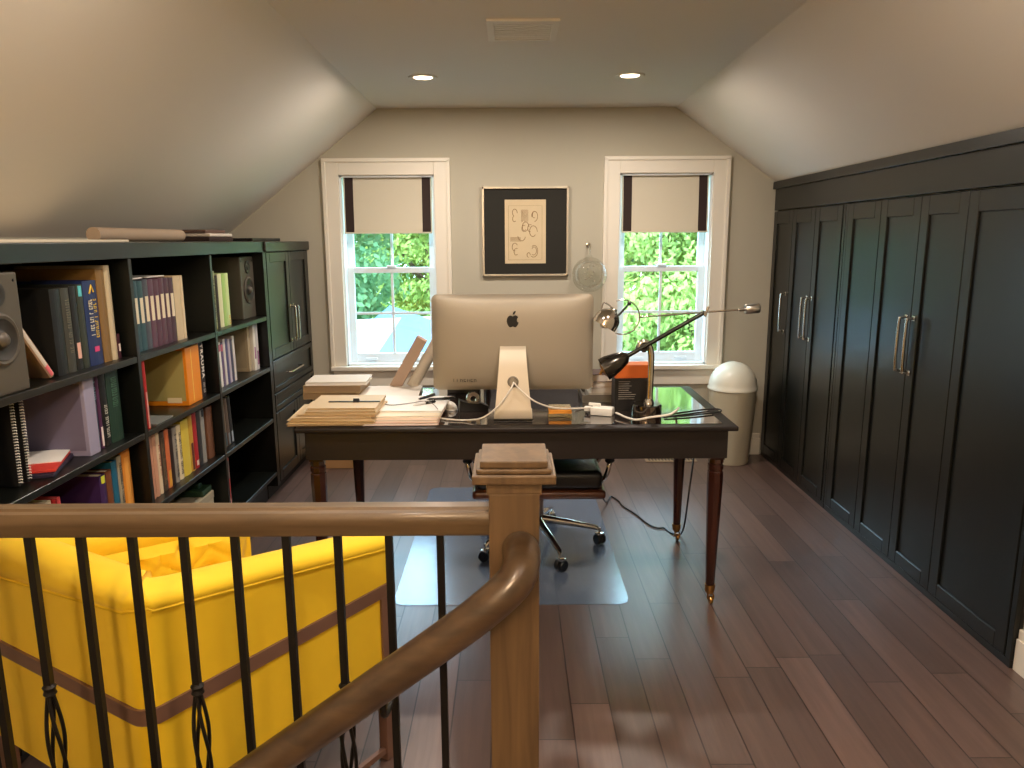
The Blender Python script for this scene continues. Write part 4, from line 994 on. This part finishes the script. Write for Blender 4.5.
# path around the outside: front of near arm -> near back corner -> far back corner -> front of far arm
path = []
R0 = .035
for k in range(15): path.append((Vector((LA-(LA-R0)*k/14, 0)), seam('arm', LA-(LA-R0)*k/14), Vector((0, 1))))
for k in range(1, 6): a = k*PI/12; path.append((Vector((R0-R0*math.sin(a), R0-R0*math.cos(a))), .748, Vector((math.sin(a), math.cos(a)))))
for k in range(0, 15): s_ = R0+(LB-2*R0)*k/14; path.append((Vector((0, s_)), seam('back', s_), Vector((1, 0))))
for k in range(1, 6): a = k*PI/12; path.append((Vector((R0-R0*math.cos(a), LB-R0+R0*math.sin(a))), .690, Vector((math.cos(a), -math.sin(a)))))
for k in range(15): s_ = R0+(LA-R0)*k/14; path.append((Vector((s_, LB)), seam('far', s_), Vector((0, -1))))
def sweep(sec, name, parent, m_, closed=True, sub=None):
    mb = MB(); V = []
    for (p, zs, n_) in path:
        gk = 0 if name != 'padded_top_roll' else (min(1, max(0, p.y)/.45) if n_.x > .5 else (1 if p.y > LB/2 and p.x < .1 else (0 if p.y < LB/2 else max(0, 1-p.x/.5))))
        row = []
        for (d, h, rel) in sec:
            if rel and h > 0: h = h*(1+1.1*gk)
            px, py = p.x+n_.x*d, p.y+n_.y*d
            if d > 0: px = max(px, d); py = min(max(py, d), LB-d)
            row.append(mb.bm.verts.new((px, py, (zs+h if rel else h))))
        V.append(row)
    k = len(sec)
    for A_, B_ in zip(V, V[1:]):
        for i in range(k if closed else k-1): mb.bm.faces.new((A_[i], A_[(i+1) % k], B_[(i+1) % k], B_[i]))
    if closed: mb.bm.faces.new(V[0][::-1]); mb.bm.faces.new(V[-1])
    return mb.build(name, m_, parent, True, MA)
sweep([(0, .25, 0), (0, 0, 1), (T, 0, 1), (T, .25, 0)], 'upholstered_body', ch, YEL)
sweep([(.0, -.002, 1), (-.004, .003, 1), (-.005, .010, 1), (-.002, .020, 1), (.008, .030, 1), (.026, .037, 1), (.05, .040, 1), (.076, .037, 1), (.096, .030, 1), (.106, .018, 1), (.108, .004, 1), (.106, -.01, 1), (.10, -.03, 1)], 'padded_top_roll', ch, YEL)
sweep([(-.001, -.005, 1), (-.005, -.004, 1), (-.006, 0, 1), (-.004, .003, 1), (.0, 0, 1)], 'seam_shading_strip', ch, mat('seam_strip_yellow', (226, 186, 20), .8))  # raised strip put along the seam, where there is only shading
fr_ = sweep([(-.007, .498, 0), (-.007, .533, 0), (-.0005, .533, 0), (-.0005, .498, 0)], 'metal_band', ch, BRONZE)
for (lx, ly) in [(LA-.04, .0), (LA-.04, LB), (.03, .0), (.03, LB)]:
    m = MB(); s_ = -1 if ly == 0 else 1
    top = .497 if lx > .3 else .25
    if lx > .3: m.box(lx-.016, lx+.016, *sorted((ly+s_*.0005, ly+s_*.008)), .25, top, .001)
    m.box(lx-.016, lx+.016, *sorted((ly+s_*.008, ly-s_*.022)), .001, .249, .002)
    m.build('leg', BRONZE, ch, False, MA)
MB().box(.03, LA-.04, -.002, .012, .022, .04, .001).build('lower_stretcher', BRONZE, ch, False, MA)
MB().box(T+.002, LA-.01, T+.012, LB-T-.012, .25, .33, .01).build('seat_deck', YEL, ch, True, MA)
MB().box(T+.014, LA+.01, T+.014, LB-T-.014, .331, .46, .04, seg=4).build('seat_cushion', YEL, ch, True, MA)
# tufted inner faces
def tuft(f_org, fu, fv, fn, L, Hf, nm, nbu, skew=True):
    # pads on inner faces; Hf(s) = height at s
    bz = .34; sp = L/nbu
    btn = []
    for r in range(4):
        for k in range(-1, nbu+1):
            u = (k+.5+(.5 if r % 2 else 0))*sp; v = .055+.095*r
            btn.append((u, v))
    def off(u, v):
        d = .030
        near = sorted((math.hypot(u-a, (v-b_)) for a, b_ in btn))[:2]
        d0, d1 = near
        pit = math.exp(-(d0/.020)**2)*.032
        # folds along lines joining neighbours
        fold = math.exp(-((d1-d0)/.010)**2)*.006
        return d - pit - fold*.9
    mb = MB(); nu, nv = 64, 44
    def g_(a, b_):
        u = a*L; h = Hf(u)-bz; v = b_*h
        e = min(1, min(a, 1-a)*14)*min(1, min(b_+.05, 1-b_+.02)*9)
        return f_org + fu*u + Vector((0, 0, bz+v)) + fn*(off(u, v)*max(e, 0)+.0008)
    mb.grid(g_, nu, nv)
    o_ = mb.build(nm, YEL, ch, True, MA)
    bb = MB()
    for (u, v) in btn:
        if .03 < u < L-.03 and v < Hf(u)-bz-.035:
            c_ = f_org+fu*u+Vector((0, 0, bz+v))+fn*.003
            axis = Matrix.Rotation(0, 4, 'X')
            rot = Vector((0, 0, 1)).rotation_difference(fn).to_matrix().to_4x4()
            bb.lathe([(.009, 0), (.009, .002), (.006, .005), (0, .006)], c_, 12, rot)
    bb.build('button', YEL, o_, True, MA)
X_, Y_ = Vector((1, 0, 0)), Vector((0, 1, 0))
tuft(Vector((T+.005, LB-T, 0)), X_, None, -Y_, LA-T-.02, lambda u: seam('far', u+T)-.012, 'tufted_far_arm', 4)
tuft(Vector((T, T+.03, 0)), Y_, None, X_, LB-2*T-.06, lambda u: seam('back', u+T)-.012, 'tufted_back', 3)
tuft(Vector((T+.005, T, 0)), X_, None, Y_, LA-T-.02, lambda u: seam('arm', u+T)-.012, 'tufted_near_arm', 4)

# ------------------------------------------------------------------ outside
GRS = mat('lawn', (88, 120, 60), .9, var=.3, vscale=2)
o = struct('ground_outside', MB().box(-60, 60, 5.3, 90, -5.1, -5.0), GRS)
def leafm(name, rgb, tr):
    m = bpy.data.materials.new(name); m.use_nodes = True
    n = m.node_tree.nodes; l = m.node_tree.links; n.clear()
    o_ = n.new('ShaderNodeOutputMaterial'); d = n.new('ShaderNodeBsdfDiffuse'); t_ = n.new('ShaderNodeBsdfTranslucent'); mx = n.new('ShaderNodeMixShader'); mx.inputs[0].default_value = tr
    d.inputs[0].default_value = lin(rgb); t_.inputs[0].default_value = lin((min(255, rgb[0]+30), min(255, rgb[1]+20), rgb[2]))
    l.new(d.outputs[0], mx.inputs[1]); l.new(t_.outputs[0], mx.inputs[2]); l.new(mx.outputs[0], o_.inputs[0]); return m
LEAF = [leafm('leaf_mid', (104, 142, 104), .45), leafm('leaf_light', (148, 172, 104), .45), leafm('leaf_deep', (84, 122, 92), .4)]
BARK = mat('bark', (84, 66, 52), .9, var=.3, vscale=12)
def crown_mesh(seed, R_, Hh, ncl, nl, sz):
    r = random.Random(seed); mb = MB()
    cl = []
    for i in range(ncl):
        a = r.uniform(0, 2*PI); rr_ = R_*math.sqrt(r.random())*.9; zz = r.uniform(-Hh, Hh)
        k = math.sqrt(max(.05, 1-(zz/Hh/1.1)**2)); cl.append(Vector((rr_*k*math.cos(a), rr_*k*math.sin(a), zz)))
    for c_ in cl:
        cr_r = r.uniform(.35, .7)*R_*.42
        for j in range(nl):
            v = Vector((r.gauss(0, 1), r.gauss(0, 1), r.gauss(0, .8))).normalized()*cr_r*r.uniform(.55, 1)
            p = c_+v; n_ = (v.normalized()+Vector((r.uniform(-.8, .8), r.uniform(-.8, .8), r.uniform(-.2, .9)))).normalized()
            u = n_.cross(Vector((r.uniform(-1, 1), r.uniform(-1, 1), .3))).normalized(); w_ = n_.cross(u)
            s_ = sz*r.uniform(.6, 1.3)
            mb.quad(p+u*s_, p+w_*s_*.55, p-u*s_, p-w_*s_*.55)
    return mb
def tree(x, y, zc, R_, Hh, seed, mi, lab, sz=.12, ncl=60, nl=90):
    t = thing('tree', lab, 'tree', (x, y, -5), group='trees outside the windows')
    mb = crown_mesh(seed, R_, Hh, ncl, nl, sz)
    o_ = mb.build('foliage', LEAF[mi], t); o_.location = (0, 0, zc+5)
    tr_ = MB(); tr_.tube(smooth_path([(0, 0, 0), (.1, 0, (zc+5)*.5), (0, .1, zc+5)], 5), .2, 12)
    for k in range(6):
        a = k*1.05; tr_.tube([(0, 0, zc+5-Hh*.6+k*.15), (R_*.5*math.cos(a), R_*.5*math.sin(a), zc+5+Hh*.3*math.sin(k))], 0, 8, radii=[.09, .03])
    tr_.build('trunk', BARK, t, True)
tree(2.6, 10.2, 1.1, 1.7, 2.2, 1, 1, 'bright light green tree filling the right window', .05, 240, 230)
tree(6.6, 15.6, 1.6, 2.6, 3.0, 2, 0, 'mid green tree behind the bright one, right window', .09, 180, 150)
tree(1.6, 15.0, 1.9, 2.4, 3.4, 3, 2, 'deeper green tree at left inside the right window', .09, 180, 150)
tree(-4.6, 15.5, 1.7, 2.6, 2.8, 4, 0, 'mid green tree behind the pale roof, left window', .09, 180, 150)
tree(-2.3, 21.5, 1.4, 2.2, 3.0, 5, 1, 'light green tree above the roof ridge, left window', .09, 180, 150)
tree(-9.5, 21.0, 2.5, 3.2, 3.0, 6, 2, 'deep green tree farthest back, left window', .10, 80, 140)
tree(9.0, 23, 1.5, 3.6, 4.5, 7, 2, 'deep green tree farthest back, right window', .10, 90, 140)
tree(-8.0, 33, 2.2, 4.5, 4.0, 8, 0, 'broad mid green tree on the skyline beyond the left window', .14, 130, 140)
tree(1.6, 31, 2.2, 4.0, 4.6, 9, 2, 'broad dark green tree on the skyline between the windows', .14, 130, 140)
# neighbouring house with pale roof
h = thing('neighbour_house', 'low neighbouring house with pale roof below the left window view', 'building', (-2.6, 10.6, -5.28), math.radians(22))
RF = mat('pale_roof', (128, 136, 142), .6, var=.04, vscale=8); SID = mat('house_siding', (150, 160, 170), .8)
MB().box(-3.2, 3.0, -1.9, 1.9, 0, 4.4).build('house_walls', SID, h)
rf = MB(); rf.prism([(-2.3, 4.3), (0, 5.62), (2.3, 4.3), (2.3, 4.2), (0, 5.5), (-2.3, 4.2)], 'x', -3.5, 1.55); rf.build('main_roof', RF, h)
rf = MB(); rf.prism([(.0, 4.8), (1.15, 5.70), (2.3, 4.8), (2.3, 4.7), (1.15, 5.6), (.0, 4.7)], 'y', -2.4, 1.2); rf.build('side_gable_roof', mat('shaded_roof_blue', (62, 88, 124), .6), h)  # bluish shade of this roof face put into its colour
m = MB()
for (x, y) in [(-.2, -1.2), (.3, -.9), (.6, -1.3)]: 
    zz = 4.3+(2.3+y)*1.32/2.3; m.box(x-.16, x+.16, y-.04, y+.04, zz-.02, zz+.06, .01)
m.build('roof_vent', mat('roof_vent_dark', (110, 104, 100), .7), h)

# ------------------------------------------------------------------ light
wd = bpy.data.worlds.new('sky'); bpy.context.scene.world = wd; wd.use_nodes = True
n = wd.node_tree.nodes; l = wd.node_tree.links; bg = n['Background']
bg.inputs[0].default_value = (.58, .77, 1.0, 1); bg.inputs[1].default_value = 12
S_ = bpy.data.lights.new('sun', 'SUN'); S_.energy = 11; S_.angle = .02; S_.color = (1, .95, .84)
so = bpy.data.objects.new('sun', S_); C.objects.link(so)
so.rotation_euler = Vector((.45, .55, -.85)).to_track_quat('-Z', 'Y').to_euler()
for W in (WL, WR):
    L = bpy.data.lights.new('window_portal', 'AREA'); L.shape = 'RECTANGLE'; L.size = W[1]-W[0]; L.size_y = 1.505-W[2]; L.cycles.is_portal = True
    lo = bpy.data.objects.new('window_portal', L); C.objects.link(lo); lo.location = ((W[0]+W[1])/2, YB+.16, (W[2]+1.505)/2)
    lo.rotation_euler = Vector((0, -1, 0)).to_track_quat('-Z', 'Y').to_euler()

# ------------------------------------------------------------------ camera
F = 745; cam = bpy.data.cameras.new('camera'); co = bpy.data.objects.new('camera', cam); C.objects.link(co)
cam.sensor_width = 36; cam.lens = F/1024*36; cam.clip_start = .02; cam.clip_end = 200
co.location = (0, 0, 1.456)
th = math.radians(10.94)
Rm = Matrix.Rotation(PI/2-th, 4, 'X') @ Matrix.Rotation(math.radians(-0.3), 4, 'Z')
co.rotation_euler = Rm.to_euler()
sc = bpy.context.scene; sc.camera = co
sc.view_settings.view_transform = 'Standard'; sc.view_settings.look = 'None'; sc.view_settings.exposure = .28; sc.view_settings.gamma = 1; sc.view_settings.use_curve_mapping = False
sc.cycles.max_bounces = 12; sc.cycles.diffuse_bounces = 8; sc.cycles.transparent_max_bounces = 12; sc.cycles.caustics_reflective = False; sc.cycles.caustics_refractive = False; sc.cycles.sample_clamp_indirect = 6
